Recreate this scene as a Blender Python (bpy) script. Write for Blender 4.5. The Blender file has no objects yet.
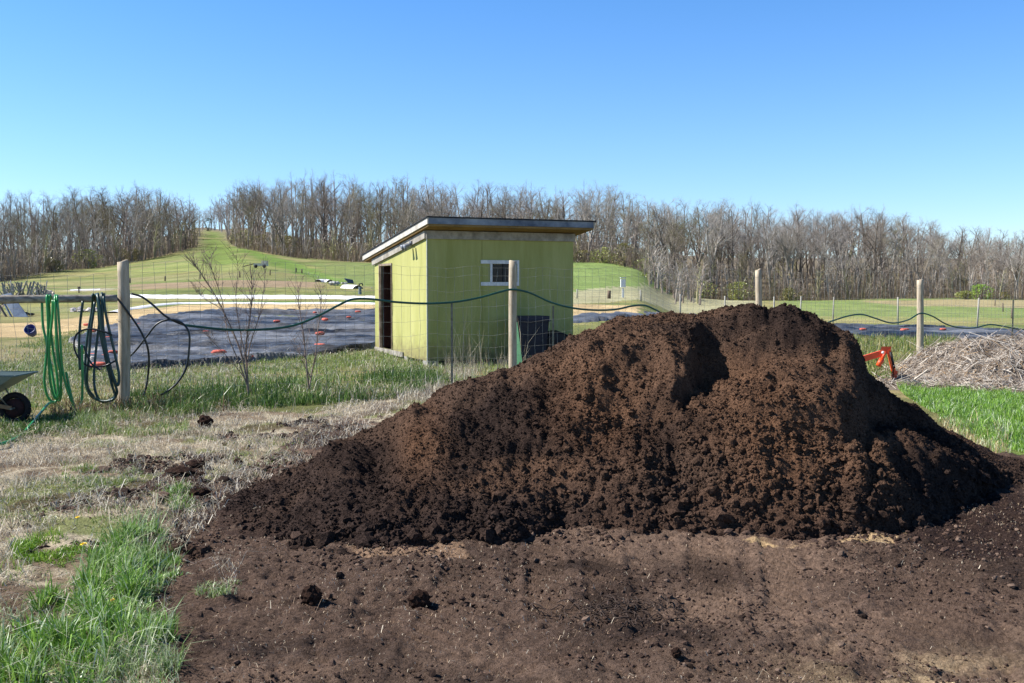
import bpy, math, random
import numpy as np
R = math.radians
rng = np.random.default_rng(7)
random.seed(7)
scn = bpy.context.scene
COL = scn.collection

# ------------------------------------------------------------------ camera
F = 1024.0; CX = 512.0; CY = 341.5; EYE = 1.6
TH = math.atan(51.5/F); cT, sT = math.cos(TH), math.sin(TH)
def ray(px, py):
    a = (px-CX)/F; b = (CY-py)/F
    return np.array([a, cT+b*sT, -sT+b*cT])
def P(px, py, Y):
    d = ray(px, py); t = Y/d[1]
    return np.array([d[0]*t, Y, EYE+d[2]*t])
def ZP(py, Y):                       # height seen at picture row py at distance Y
    return P(CX, py, Y)[2]
cam = bpy.data.cameras.new('camera'); cam.lens = 36.0; cam.sensor_width = 36.0
cam.clip_start = 0.05; cam.clip_end = 6000
co = bpy.data.objects.new('camera', cam); COL.objects.link(co)
co.location = (0, 0, EYE); co.rotation_euler = (R(90)-TH, 0, 0)
scn.camera = co

# ------------------------------------------------------------------ numpy noise
_T = np.random.default_rng(99).random((256, 256))
def vnoise(x, y):
    xi = np.floor(x).astype(np.int64); yi = np.floor(y).astype(np.int64)
    fx = x-xi; fy = y-yi
    fx = fx*fx*fx*(fx*(fx*6-15)+10); fy = fy*fy*fy*(fy*(fy*6-15)+10)
    a = _T[xi & 255, yi & 255]; b = _T[(xi+1) & 255, yi & 255]
    c = _T[xi & 255, (yi+1) & 255]; d = _T[(xi+1) & 255, (yi+1) & 255]
    return (a*(1-fx)+b*fx)*(1-fy)+(c*(1-fx)+d*fx)*fy
def fbm(x, y, f=1.0, o=4, g=0.5, ridged=False):
    s = np.zeros_like(x, dtype=float); A = 1.0; tot = 0
    for k in range(o):
        c, s_ = math.cos(k*0.9), math.sin(k*0.9)
        n = vnoise((x*c-y*s_)*f+17.3*k, (x*s_+y*c)*f+5.1*k)
        if ridged: n = 1-abs(2*n-1)
        s += A*n; tot += A; A *= g; f *= 2.03
    return s/tot                      # 0..1
def sstep(a, b, x):
    t = np.clip((x-a)/(b-a), 0, 1); return t*t*(3-2*t)

# ------------------------------------------------------------------ terrain
NEAR = [(0, 0), (20, 0)]
def col(far, lift=18):
    Yt, py = far[-1]
    L = NEAR + [(22, 0.0), (30, 0.28), (45, .68), (60, 1.02), (72, 1.22)]
    for (Y, p) in far: L.append((Y, ZP(p, Y)))
    L.append((Yt+80, ZP(py-lift, Yt+80))); L.append((700, ZP(py-lift-2, 700))); L.append((3000, ZP(py-lift-2, 700)))
    return L
def colr(far, lift=38):
    Yt, py = far[-1]
    L = NEAR + [(100, 0.0)]
    for (Y, p) in far: L.append((Y, ZP(p, Y)))
    L.append((Yt+90, ZP(py-lift, Yt+90))); L.append((700, ZP(py-lift-4, 700))); L.append((3000, ZP(py-lift-4, 700)))
    return L
COLS = [
 (-600, col([(95, 288), (120, 284)], 32)), (0, col([(95, 288), (122, 283)], 32)), (100, col([(100, 284), (150, 270)])),
 (160, col([(100, 280), (165, 258)])), (198, col([(100, 278), (185, 247)])),
 (212, col([(100, 277), (150, 257), (260, 233)], 3)), (226, col([(100, 277), (150, 259), (200, 243)], 10)),
 (240, col([(100, 277), (180, 247)])), (300, col([(100, 280), (170, 258)])), (370, col([(100, 283), (165, 263)])),
 (600, col([(100, 284), (168, 262)])), (640, col([(100, 288), (162, 268)])),
 (676, colr([(155, 297)])), (730, colr([(155, 300)])), (1024, colr([(160, 300.5)])), (1700, colr([(160, 300.5)]))]
_YS = np.concatenate([np.linspace(0, 30, 31), np.geomspace(31, 3000, 300)])
_PX = np.array([c[0] for c in COLS], float)
_ZT = np.array([np.interp(_YS, [q[0] for q in c[1]], [q[1] for q in c[1]]) for c in COLS])
for _ in range(4):                    # round the kinks of the profiles
    _ZT[:, 1:-1] = (_ZT[:, :-2]+2*_ZT[:, 1:-1]+_ZT[:, 2:])/4
_PXf = np.linspace(-600, 1700, 461)
_ZF = np.array([np.interp(_PXf, _PX, _ZT[:, j]) for j in range(len(_YS))]).T
_k = np.hanning(7); _k /= _k.sum()
for j in range(_ZF.shape[1]):
    _ZF[3:-3, j] = np.convolve(_ZF[:, j], _k, 'valid')
def terrain(x, y):
    x = np.asarray(x, float); y = np.asarray(y, float)
    px = np.clip(x/np.maximum(y, 8.0)*F+CX, -599, 1699)
    yy = np.clip(y, 0, 2999)
    jf = np.interp(yy, _YS, np.arange(len(_YS))); j = np.minimum(jf.astype(int), len(_YS)-2); fj = jf-j
    i_ = (px+600)/5.0; i = np.minimum(i_.astype(int), 459); fi = i_-i
    z = (_ZF[i, j]*(1-fi)+_ZF[i+1, j]*fi)*(1-fj)+(_ZF[i, j+1]*(1-fi)+_ZF[i+1, j+1]*fi)*fj
    return z
def relief(x, y):                     # small bumps of the ground
    a = sstep(2, 20, y)
    z = (fbm(x, y, 0.35, 3)-.5)*0.10*sstep(9, 22, y)
    z = z + (fbm(x, y, 0.05, 3)-.5)*0.9*sstep(50, 120, y)
    return z
def gz(x, y):
    return terrain(x, y)+relief(np.asarray(x, float), np.asarray(y, float))
def hit(px, py):
    d = ray(px, py)
    Y = np.geomspace(3, 900, 3000); t = Y/d[1]
    X = d[0]*t; Z = EYE+d[2]*t; T = terrain(X, Y)
    k = np.argmax(Z < T)
    if not (Z < T).any(): k = len(Y)-1
    return np.array([X[k], Y[k]])
def hitz(px, py):
    h = hit(px, py); return np.array([h[0], h[1], float(gz(h[0], h[1]))])
def on(px, Y):
    x = (px-CX)/F*Y*1.0
    z = float(gz(x, Y))
    # exact column for the tilted camera
    for _ in range(4):
        depth = Y*cT-(z-EYE)*sT
        x = (px-CX)/F*depth; z = float(gz(x, Y))
    return np.array([x, Y, z])
def pip(x, y, poly):
    inside = np.zeros(x.shape, bool); n = len(poly)
    for i in range(n):
        x0, y0 = poly[i][:2]; x1, y1 = poly[(i+1) % n][:2]
        if y0 == y1: continue
        c = ((y0 > y) != (y1 > y)) & (x < (x1-x0)*(y-y0)/(y1-y0)+x0)
        inside ^= c
    return inside
def wpoly(pts): return [tuple(hit(*p)) for p in pts]

# ------------------------------------------------------------------ materials
def s2l(c):
    return tuple(((v/255.)/12.92 if v/255. <= .04045 else (((v/255.)+.055)/1.055)**2.4) for v in c)
def newmat(name):
    m = bpy.data.materials.new(name); m.use_nodes = True
    nt = m.node_tree; nt.nodes.clear()
    out = nt.nodes.new('ShaderNodeOutputMaterial'); b = nt.nodes.new('ShaderNodeBsdfPrincipled')
    nt.links.new(b.outputs[0], out.inputs[0]); return m, nt, b, out
def mat(name, c1, c2=None, scale=8, rough=.8, bump=0.0, bscale=None, metal=0.0, stretch=None, detail=5, attr=None, spec=.3, dist=.02, mixlo=.35, mixhi=.65):
    m, nt, b, out = newmat(name); N = nt.nodes.new; L = nt.links.new
    tc = N('ShaderNodeTexCoord'); mp = N('ShaderNodeMapping'); L(tc.outputs['Object'], mp.inputs[0])
    if stretch: mp.inputs['Scale'].default_value = stretch
    nz = N('ShaderNodeTexNoise'); nz.inputs['Scale'].default_value = scale; nz.inputs['Detail'].default_value = detail
    nz.inputs['Roughness'].default_value = .65
    L(mp.outputs[0], nz.inputs['Vector'])
    cr = N('ShaderNodeValToRGB'); L(nz.outputs[0], cr.inputs[0])
    cr.color_ramp.elements[0].position = mixlo; cr.color_ramp.elements[1].position = mixhi
    cr.color_ramp.elements[0].color = (*c1, 1); cr.color_ramp.elements[1].color = (*(c2 or c1), 1)
    src = cr.outputs[0]
    if attr:
        at = N('ShaderNodeAttribute'); at.attribute_name = attr
        mx = N('ShaderNodeMix'); mx.data_type = 'RGBA'; mx.blend_type = 'MULTIPLY'; mx.inputs[0].default_value = 1
        L(at.outputs['Color'], mx.inputs[6]); L(cr.outputs[0], mx.inputs[7]); src = mx.outputs[2]
    L(src, b.inputs['Base Color'])
    b.inputs['Roughness'].default_value = rough; b.inputs['Metallic'].default_value = metal
    b.inputs['Specular IOR Level'].default_value = spec
    if bump:
        n2 = N('ShaderNodeTexNoise'); n2.inputs['Scale'].default_value = bscale or scale*2; n2.inputs['Detail'].default_value = 6
        n2.inputs['Roughness'].default_value = .7
        L(mp.outputs[0], n2.inputs['Vector'])
        bp = N('ShaderNodeBump'); bp.inputs['Strength'].default_value = bump; bp.inputs['Distance'].default_value = dist
        L(n2.outputs[0], bp.inputs['Height']); L(bp.outputs[0], b.inputs['Normal'])
    return m
def leafmat(name, transl=.3):
    m, nt, b, out = newmat(name); N = nt.nodes.new; L = nt.links.new
    at = N('ShaderNodeAttribute'); at.attribute_name = 'Col'
    L(at.outputs['Color'], b.inputs['Base Color']); b.inputs['Roughness'].default_value = .38
    b.inputs['Specular IOR Level'].default_value = .35
    tr = N('ShaderNodeBsdfTranslucent'); L(at.outputs['Color'], tr.inputs[0])
    mx = N('ShaderNodeMixShader'); mx.inputs[0].default_value = transl
    L(b.outputs[0], mx.inputs[1]); L(tr.outputs[0], mx.inputs[2]); L(mx.outputs[0], out.inputs[0]); return m

# ------------------------------------------------------------------ mesh helpers
def mesh_np(name, V, quads=None, tris=None, smooth=False, cols=None):
    V = np.asarray(V, np.float32); me = bpy.data.meshes.new(name)
    me.vertices.add(len(V)); me.vertices.foreach_set('co', V.ravel())
    q = np.zeros((0, 4), np.int32) if quads is None else np.asarray(quads, np.int32).reshape(-1, 4)
    t = np.zeros((0, 3), np.int32) if tris is None else np.asarray(tris, np.int32).reshape(-1, 3)
    me.loops.add(q.size+t.size); me.loops.foreach_set('vertex_index', np.concatenate([q.ravel(), t.ravel()]))
    me.polygons.add(len(q)+len(t))
    st = np.concatenate([np.arange(len(q))*4, q.size+np.arange(len(t))*3]).astype(np.int32)
    me.polygons.foreach_set('loop_start', st)
    sm = np.zeros(len(q)+len(t), bool)
    if smooth: sm[:len(q) if smooth == 'quads' else None] = True
    me.polygons.foreach_set('use_smooth', sm)
    me.update(calc_edges=True)
    if cols is not None:
        a = me.color_attributes.new('Col', 'FLOAT_COLOR', 'POINT')
        c = np.ones((len(V), 4), np.float32); c[:, :3] = cols; a.data.foreach_set('color', c.ravel())
    return me
def link(name, me, m=None, parent=None, loc=(0, 0, 0)):
    o = bpy.data.objects.new(name, me); COL.objects.link(o); o.location = loc
    if m: me.materials.append(m)
    if parent: o.parent = parent
    return o
def tag(o, label=None, cat=None, group=None, kind=None):
    if label: o['label'] = label
    if cat: o['category'] = cat
    if group: o['group'] = group
    if kind: o['kind'] = kind
    return o
def empty(name, loc, label, cat, group=None):
    o = bpy.data.objects.new(name, None); COL.objects.link(o); o.location = loc; o.empty_display_size = .2
    return tag(o, label, cat, group)
def copy_tree(o, parent=None):
    c = o.copy(); COL.objects.link(c)
    if parent: c.parent = parent
    for ch in KIDS.get(o.name, []): copy_tree(ch, c)
    return c
KIDS = {}
class MB:
    def __init__(s): s.V = []; s.Q = []; s.T = []; s.n = 0; s.C = []
    def add(s, V, Q=None, T=None):
        V = np.asarray(V, float).reshape(-1, 3); s.V.append(V)
        if Q is not None and len(Q): s.Q.append(np.asarray(Q).reshape(-1, 4)+s.n)
        if T is not None and len(T): s.T.append(np.asarray(T).reshape(-1, 3)+s.n)
        s.n += len(V)
    def hexa(s, c8):                 # 8 corners: bottom 4 ccw, top 4 ccw
        s.add(c8, [(0, 3, 2, 1), (4, 5, 6, 7), (0, 1, 5, 4), (1, 2, 6, 5), (2, 3, 7, 6), (3, 0, 4, 7)])
    def box(s, c, size, ax=None):    # ax: 3 unit vectors
        ax = np.eye(3) if ax is None else np.asarray(ax, float)
        c = np.asarray(c, float); h = np.asarray(size, float)/2
        sg = [(-1, -1, -1), (1, -1, -1), (1, 1, -1), (-1, 1, -1), (-1, -1, 1), (1, -1, 1), (1, 1, 1), (-1, 1, 1)]
        s.hexa([c+g[0]*h[0]*ax[0]+g[1]*h[1]*ax[1]+g[2]*h[2]*ax[2] for g in sg])
    def bar(s, a, b, w, t):          # rectangular bar from a to b
        a = np.asarray(a, float); b = np.asarray(b, float); d = b-a; L = np.linalg.norm(d); d /= L
        up = np.array([0, 0, 1.]) if abs(d[2]) < .9 else np.array([0, 1., 0])
        u = np.cross(up, d); u /= np.linalg.norm(u); v = np.cross(d, u)
        s.box((a+b)/2, (L, w, t), (d, u, v))
    def tube(s, pts, rad, n=8, cap=True):
        pts = np.asarray(pts, float); m = len(pts)
        rad = np.full(m, rad) if np.isscalar(rad) else np.asarray(rad, float)
        tg = np.gradient(pts, axis=0) if m > 2 else np.repeat([pts[1]-pts[0]], 2, 0)
        tg /= np.maximum(np.linalg.norm(tg, axis=1, keepdims=True), 1e-9)
        u = np.cross(tg[0], [0.31, 0.17, .93]);
        if np.linalg.norm(u) < .1: u = np.cross(tg[0], [1, 0, 0])
        V = []; an = np.arange(n)*2*math.pi/n
        for i in range(m):
            u = u-tg[i]*np.dot(u, tg[i]); u /= np.linalg.norm(u); v = np.cross(tg[i], u)
            V.append(pts[i]+rad[i]*(np.cos(an)[:, None]*u+np.sin(an)[:, None]*v))
        V = np.concatenate(V); i = np.arange(m-1)[:, None]*n; j = np.arange(n)[None]; k = (j+1) % n
        Q = np.stack([i+j, i+k, i+n+k, i+n+j], -1).reshape(-1, 4)
        T = []
        if cap:
            V = np.concatenate([V, pts[:1], pts[-1:]]); a = m*n
            T = [(a, (q+1) % n, q) for q in range(n)]+[(a+1, (m-1)*n+q, (m-1)*n+(q+1) % n) for q in range(n)]
        s.add(V, Q, T)
    def build(s, name, m, parent=None, org=None, smooth=False, cols=None, noise=0):
        V = np.concatenate(s.V)
        if noise: V = V+rng.normal(0, noise, V.shape)
        if org is None: org = np.zeros(3)
        V = V-np.asarray(org)
        me = mesh_np(name, V, np.concatenate(s.Q) if s.Q else None, np.concatenate(s.T) if s.T else None, smooth, cols)
        o = link(name, me, m, parent, (0, 0, 0) if parent else tuple(org))
        if parent: KIDS.setdefault(parent.name, []).append(o)
        return o
def spline(pts, k=10):
    p = np.asarray(pts, float); p = np.concatenate([[2*p[0]-p[1]], p, [2*p[-1]-p[-2]]]); out = []
    for i in range(1, len(p)-2):
        for t in np.arange(k)/k:
            out.append(.5*((2*p[i])+(-p[i-1]+p[i+1])*t+(2*p[i-1]-5*p[i]+4*p[i+1]-p[i+2])*t*t+(-p[i-1]+3*p[i]-3*p[i+1]+p[i+2])*t**3))
    out.append(p[-2]); return np.array(out)
def ico(sub=1):
    t = (1+5**.5)/2
    v = [(-1, t, 0), (1, t, 0), (-1, -t, 0), (1, -t, 0), (0, -1, t), (0, 1, t), (0, -1, -t), (0, 1, -t), (t, 0, -1), (t, 0, 1), (-t, 0, -1), (-t, 0, 1)]
    f = [(0, 11, 5), (0, 5, 1), (0, 1, 7), (0, 7, 10), (0, 10, 11), (1, 5, 9), (5, 11, 4), (11, 10, 2), (10, 7, 6), (7, 1, 8), (3, 9, 4), (3, 4, 2), (3, 2, 6), (3, 6, 8), (3, 8, 9), (4, 9, 5), (2, 4, 11), (6, 2, 10), (8, 6, 7), (9, 8, 1)]
    v = [np.array(a, float)/np.linalg.norm(a) for a in v]
    for _ in range(sub):
        mid = {}; nf = []
        def m(a, b):
            k = (min(a, b), max(a, b))
            if k not in mid:
                w = v[a]+v[b]; v.append(w/np.linalg.norm(w)); mid[k] = len(v)-1
            return mid[k]
        for a, b, c in f:
            x, y, z = m(a, b), m(b, c), m(c, a); nf += [(a, x, z), (b, y, x), (c, z, y), (x, y, z)]
        f = nf
    return np.array(v), np.array(f)
ICO0, ICO1, ICO2 = ico(0), ico(1), ico(2)
def lumps(pos, size, base=ICO1, seed=1, flat=.75, rough=.22):
    """many irregular clods as one vertex / triangle array"""
    r = np.random.default_rng(seed); n = len(pos); B, Fc = base; nb = len(B)
    sh = [B*(1+r.normal(0, rough, (nb, 1))) for _ in range(12)]
    sh = np.array(sh)[r.integers(0, 12, n)]
    sc = size[:, None]*r.uniform(.65, 1.25, (n, 3)); sc[:, 2] *= flat
    a = r.uniform(0, 6.28, n); c, s = np.cos(a), np.sin(a)
    V = sh*sc[:, None, :]
    X = V[..., 0]*c[:, None]-V[..., 1]*s[:, None]; Y = V[..., 0]*s[:, None]+V[..., 1]*c[:, None]
    V = np.stack([X, Y, V[..., 2]], -1)+pos[:, None, :]
    T = Fc[None]+(np.arange(n)*nb)[:, None, None]
    return V.reshape(-1, 3), T.reshape(-1, 3)
def blades(pos, h, w, lean, yaw, cols, ldir=None, bend=1.0):
    """grass blades: 5 vertices each"""
    n = len(pos); r = rng
    d = np.stack([np.cos(yaw), np.sin(yaw), np.zeros(n)], -1)
    ld = np.stack([np.cos(ldir), np.sin(ldir), np.zeros(n)], -1) if ldir is not None else np.stack([-d[:, 1], d[:, 0], np.zeros(n)], -1)
    up = np.array([0, 0, 1.])
    L = np.asarray(lean)[:, None]; H = h[:, None]; W = w[:, None]*.5
    mid = pos+up*H*.55*np.sqrt(1-np.clip(L*.5, 0, .98)**2)+ld*H*.55*L*.5
    tip = pos+up*H*np.sqrt(1-np.clip(L, 0, .985)**2)+ld*H*L*bend
    V = np.stack([pos-d*W, pos+d*W, mid+d*W*.8, mid-d*W*.8, tip], 1).reshape(-1, 3)
    b = (np.arange(n)*5)[:, None]
    return V, b+np.array([[0, 1, 2, 3]]), b+np.array([[3, 2, 4]]), np.repeat(cols, 5, 0)
def pick(n, palette, wts=None, jit=.15):
    pal = np.array([s2l(c) for c in palette]); i = rng.choice(len(pal), n, p=wts)
    return np.clip(pal[i]*(1+rng.normal(0, jit, (n, 1))), 0.004, .9)

# ------------------------------------------------------------------ the mound's shape (needed by the ground crumbs too)
_cr = np.array([(200, 520, 7.4), (215, 512, 7.6), (280, 472, 8.0), (330, 442, 8.2), (400, 417, 8.4), (440, 392, 8.5), (480, 374, 8.5), (530, 354, 8.5),
 (575, 336, 8.6), (620, 321, 8.7), (660, 309, 8.7), (700, 305, 8.7), (790, 307, 8.7), (820, 315, 8.6), (845, 328, 8.5), (858, 340, 8.45), (866, 356, 8.4), (871, 372, 8.35), (885, 378, 8.4),
 (900, 392, 8.6), (930, 413, 8.8), (960, 432, 9), (1000, 452, 9.2), (1040, 470, 9.3), (1080, 480, 9.3)])
_crz = np.array([ZP(a[1], a[2]) for a in _cr]); _crz[0] = -.08; _crz[1] = 0.02; _crz[-1] = -.1; _crz[-2] = 0.0
_ft = np.array([(200, 540), (300, 545), (400, 549), (480, 541), (560, 531), (660, 533), (760, 539), (860, 537), (900, 531), (960, 516), (1000, 492), (1040, 480), (1080, 478)])
_fy = np.array([hit(512, a[1])[1] for a in _ft])
def mound(x, y):
    px = x/np.maximum(y, 1)*F+CX
    wob = (fbm(x, y, 1.7, 3)-.5)
    pxw = px+wob*26
    yc = np.interp(pxw, _cr[:, 0], _cr[:, 2]); zc = np.interp(px+wob*8, _cr[:, 0], _crz)
    yf = np.interp(pxw, _ft[:, 0], _fy)+(fbm(x, y, 2.2, 3)-.5)*.35
    yb = yc+.5+1.25*np.clip(zc, 0, 2)
    t = (y-yf)/np.maximum(yc-yf, .2)
    left = np.interp(t, [-.3, 0, .1, .3, .55, .8, .95, 1.0], [-.15, -.01, .11, .34, .64, .90, .98, 1.0])
    scoop = np.interp(t, [-.3, 0, .1, .28, .38, .50, .66, .72, .80, .90, 1.0], [-.15, -.01, .12, .34, .43, .47, .60, .63, .79, .96, 1.0])
    right = np.interp(t, [-.3, 0, .12, .30, .45, .72, .9, 1.0], [-.15, 0.0, .22, .47, .52, .62, .86, 1.0])
    scoop2 = np.interp(t, [-.3, 0, .1, .28, .38, .50, .66, .72, .80, .90, 1.0], [-.15, -.01, .12, .36, .48, .55, .68, .72, .84, .97, 1.0])
    edge1 = 690+20*(fbm(y*3, x*0+3.1, 1.0, 3)-.5)*2+22*(fbm(x*2, y*2, 2.6, 3)-.5)-10*np.clip((.5-t)*4, -1, 1)
    wS = sstep(-3, 7, pxw*.35+px*.65-edge1)*(1-sstep(835, 868, px))*sstep(.26, .40, t)
    edge2 = 856-12*np.clip((.6-t)*3, 0, 1)
    wR = sstep(0, 22, px-edge2)
    far_ = sstep(705, 760, px); scoop = scoop*(1-far_)+scoop2*far_
    scarp = sstep(560, 590, px)*(1-sstep(672, 690, px)); left = left+scarp*(.05*sstep(.42, .47, t+.1*wob)*(1-sstep(.6, .9, t))-.05*sstep(.15, .35, t)*(1-sstep(.40, .46, t+.1*wob)))
    f = left*(1-wS)+scoop*wS
    f = f*(1-wR)+right*wR
    zr = np.where(px > 845, np.interp(px, [845, 862, 880, 905], [1.0, .93, .86, 1.0]), 1.0)
    front = zc*f*np.where(t < 1, np.where(px > 845, 1-(1-zr)*sstep(.0, .3, t)*(1-sstep(.75, 1, t)), 1), 1)
    apr = np.interp(px, [846, 866, 890, 940, 1000, 1045], [.0, .50, .50, .42, .24, .03])*np.interp(t, [-.1, 0, .12, .32, .5, 1.0], [-.1, 0, .40, .86, 1.0, 1.02])
    front = np.maximum(front, np.where(px > 846, np.minimum(apr, zc*1.02), -9))
    tb = np.clip((y-yc)/np.maximum(yb-yc, .2), 0, 1.4)
    back = zc*(1-tb)*(1-.25*np.sin(np.clip(tb, 0, 1)*math.pi))
    z = np.where(t < 1, front, back)
    # hollow low on the left flank, bulge in the middle, slumps
    def blob(cx, cy, Y, r, a):
        q = P(cx, cy, Y); return a*np.exp(-((x-q[0])**2+(y-Y)**2*.7)/(r*r))
    z = z+blob(385, 452, 7.55, .20, -.17)+blob(418, 440, 7.6, .25, .11)+blob(735, 425, 7.3, .35, .09)+blob(820, 415, 7.5, .3, .12)
    z = z+blob(650, 425, 7.2, .16, .10)+blob(675, 430, 7.1, .12, -.12)+blob(560, 420, 7.3, .3, .05)+blob(790, 330, 8.3, .25, .05)+blob(855, 445, 7.3, .10, -.12)
    z = z+blob(720, 350, 8.1, .16, -.07)
    return z, t
def mound_full(x, y):
    z, t = mound(x, y)
    env = sstep(-.03, .12, z)
    low = 1-sstep(.2, .75, t)
    g = (fbm(x, y*1.3, 1.3, 3)-.5)*.24*sstep(.1, .5, z)
    rg = fbm(x, y, 3.2, 5, .6, True)-.6
    gz_ = fbm(x*2.2, y*.7, 2.2, 3)-.5
    msk = sstep(.42, .60, fbm(x+3, y*1.3+11, .9, 3)); msk = np.clip(msk*.75+low*.8, 0, 1)
    n = g+rg*(.07+.055*msk)+(fbm(x+7, y*1.2, 7.0, 3, .6, True)-.6)*(.012+.040*msk)+gz_*.10*sstep(.2, .6, z)+(fbm(x, y, 11, 3)-.5)*.04+(fbm(x, y, 28, 3)-.5)*(.034+.03*low)
    # a band of small slump steps on the face
    n = n+.05*np.sin((z*1.0+fbm(x, y, 1.1, 2)*.9)*19)*sstep(.3, .6, z)*sstep(.55, .7, fbm(x, y, 1.6, 2))
    crest = np.exp(-((t-1)/.06)**2)
    return z+n*env*(1-.45*crest)-.012, t

# ------------------------------------------------------------------ GROUND
def graded(core, lo, hi, step, g):
    a = list(np.arange(core[0], core[1]+1e-6, step)); s = step
    b = a[-1]
    while b < hi: s *= g; b += s; a.append(b)
    s = step; b = a[0]; pre = []
    while b > lo: s *= g; b -= s; pre.append(b)
    return np.array(pre[::-1]+a)
gx = graded((-3.2, 4.0), -900, 900, .017, 1.026); gy = graded((3.9, 7.9), -25, 1500, .017, 1.017)
GX, GY = np.meshgrid(gx, gy); sh = GX.shape; x = GX.ravel(); y = GY.ravel()
z = gz(x, y)
warp = np.clip(y, 4, 200)*.022
wx = x+(fbm(x, y, .8, 4)-.5)*warp*3*np.clip(8/np.maximum(y, 8), .25, 1); wy = y+(fbm(x+31, y+7, .8, 4)-.5)*warp*3*np.clip(8/np.maximum(y, 8), .25, 1)
MUD = wpoly([(158, 700), (165, 640), (155, 603), (182, 575), (178, 540), (165, 500), (205, 478), (260, 452), (350, 415)]) + [(-.6, 11.2), (3.2, 11.4), (5.6, 9.3)] + wpoly([(1060, 462)]) + [(9, 8.3), (9, 2), (-1.3, 2)]
mud = pip(wx, wy, MUD).astype(float)
# tyre lug tracks pressed in the mud
TM = []
def track(cx0, y0, cx1, y1, w):
    u = np.clip((y-y0)/(y1-y0), 0, 1); c = cx0+(cx1-cx0)*u; q = (x-c)/w
    m = (1-sstep(.8, 1.1, abs(q)))*sstep(y0-.1, y0+.3, y)*(1-sstep(y1-.3, y1+.05, y))
    lug = .5+.5*np.sin(2*math.pi*(y*.75+x*.8)/.09); berm = np.exp(-((abs(q)-1.25)/.25)**2)*sstep(y0-.1, y0+.3, y)*(1-sstep(y1-.3, y1+.05, y))
    TM.append(m); return m*(-.018+.026*sstep(.2, .85, lug))+berm*.006
tr = track(.17, 4.9, .22, 6.8, .10)+track(.46, 5.0, .58, 6.7, .10)+track(1.0, 4.9, 1.28, 6.7, .12)+.8*track(1.35, 4.9, 1.70, 6.6, .10)+.5*track(-.35, 4.4, -.2, 6.2, .16)+.5*track(1.9, 4.6, 2.9, 6.6, .17)
tr *= 1.7*(.35+.9*sstep(.35, .6, fbm(x, y, 1.7, 3)))
nearf = 1-sstep(11, 16, y)
m_n = (fbm(x, y, .9, 3)-.5)*.07+(fbm(x, y, 4.5, 4, .6)-.5)*.07+(fbm(x, y, 9, 3, .6, True)-.6)*.03*sstep(.4, .6, fbm(x+70, y, 1.1, 3))+(fbm(x, y, 17, 3, .7)-.5)*.050
m_n = m_n*(1-.75*np.clip(sum(TM), 0, 1)*sstep(.35, .6, fbm(x, y, 1.7, 3)))
z = z+nearf*(mud*(m_n+tr)+(1-mud)*((fbm(x, y, 1.1, 3)-.5)*.10+(fbm(x, y, 7, 3)-.5)*.05))
# ground colours
def mixc(C, c, m): return C*(1-m[:, None])+np.array(s2l(c))[None]*m[:, None]
n1 = fbm(x, y, .5, 4); n2 = fbm(x+50, y, 3.0, 3); n3 = fbm(x, y+90, .06, 4); n4 = fbm(x*.3, y, .25, 3)
C = np.tile(np.array(s2l((112, 116, 72)))[None], (len(x), 1)); C = mixc(C, (112, 98, 74), 1-sstep(10, 14, y))
C = mixc(C, (168, 152, 112), sstep(.48, .70, n1*.5+n2*.2+n4*.3))
farm = sstep(26, 45, y)
C = mixc(C, (122, 136, 80), farm*.75); C = mixc(C, (150, 146, 92), farm*sstep(.42, .62, n4*.6+n3*.4)*.8)
upx = x/np.maximum(y, 8)*F+CX
C = mixc(C, (172, 162, 124), farm*sstep(.50, .64, fbm(x*.05, y*.35, 1.0, 3))*.4); C = mixc(C, (96, 112, 62), farm*sstep(.55, .68, fbm(x*.4+40, y*.5, .5, 4))*.6); C = mixc(C, (146, 132, 100), farm*sstep(.56, .66, fbm(x+80, y*1.2, .35, 4))*.5)
BAND = wpoly([(-260, 445), (60, 424), (180, 412), (300, 414), (440, 388), (500, 380), (470, 420), (330, 470), (220, 500), (180, 540), (160, 600), (150, 700), (-260, 700)])
straw = pip(wx, wy, BAND).astype(float)*(1-mud)
C = mixc(C, (196, 184, 160), straw*.92); C = mixc(C, (120, 100, 82), straw*sstep(.45, .62, n2)*.75)
C = mixc(C, (112, 124, 62), straw*sstep(.53, .61, fbm(x+9, y+4, 1.3, 3))*.8)
C = mixc(C, (98, 81, 71), mud)
C = mixc(C, (62, 51, 46), mud*sstep(.45, .7, fbm(x, y, 1.2, 4)))
C = mixc(C, (128, 107, 93), mud*sstep(.5, .75, fbm(x+40, y-3, .9, 4))*.8)
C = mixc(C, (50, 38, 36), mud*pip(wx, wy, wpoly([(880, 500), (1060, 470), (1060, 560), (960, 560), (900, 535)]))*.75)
q_ = hit(985, 700); drp = np.exp(-(((x-q_[0])/.55)**2+((y-q_[1])/.42)**2)); C = mixc(C, (196, 172, 138), mud*np.clip(drp*1.3, 0, 1)*sstep(.30, .62, fbm(x+11, y, 5, 4)))
C = mixc(C, (196, 168, 130), mud*pip(wx, wy, wpoly([(740, 545), (850, 532), (915, 532), (905, 545), (760, 549)]))*.9*sstep(.3, .5, fbm(x, y, 4, 3)))
C = mixc(C, (176, 146, 120), mud*pip(wx, wy, wpoly([(350, 548), (400, 538), (470, 543), (480, 556), (380, 558)]))*.6)
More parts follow.
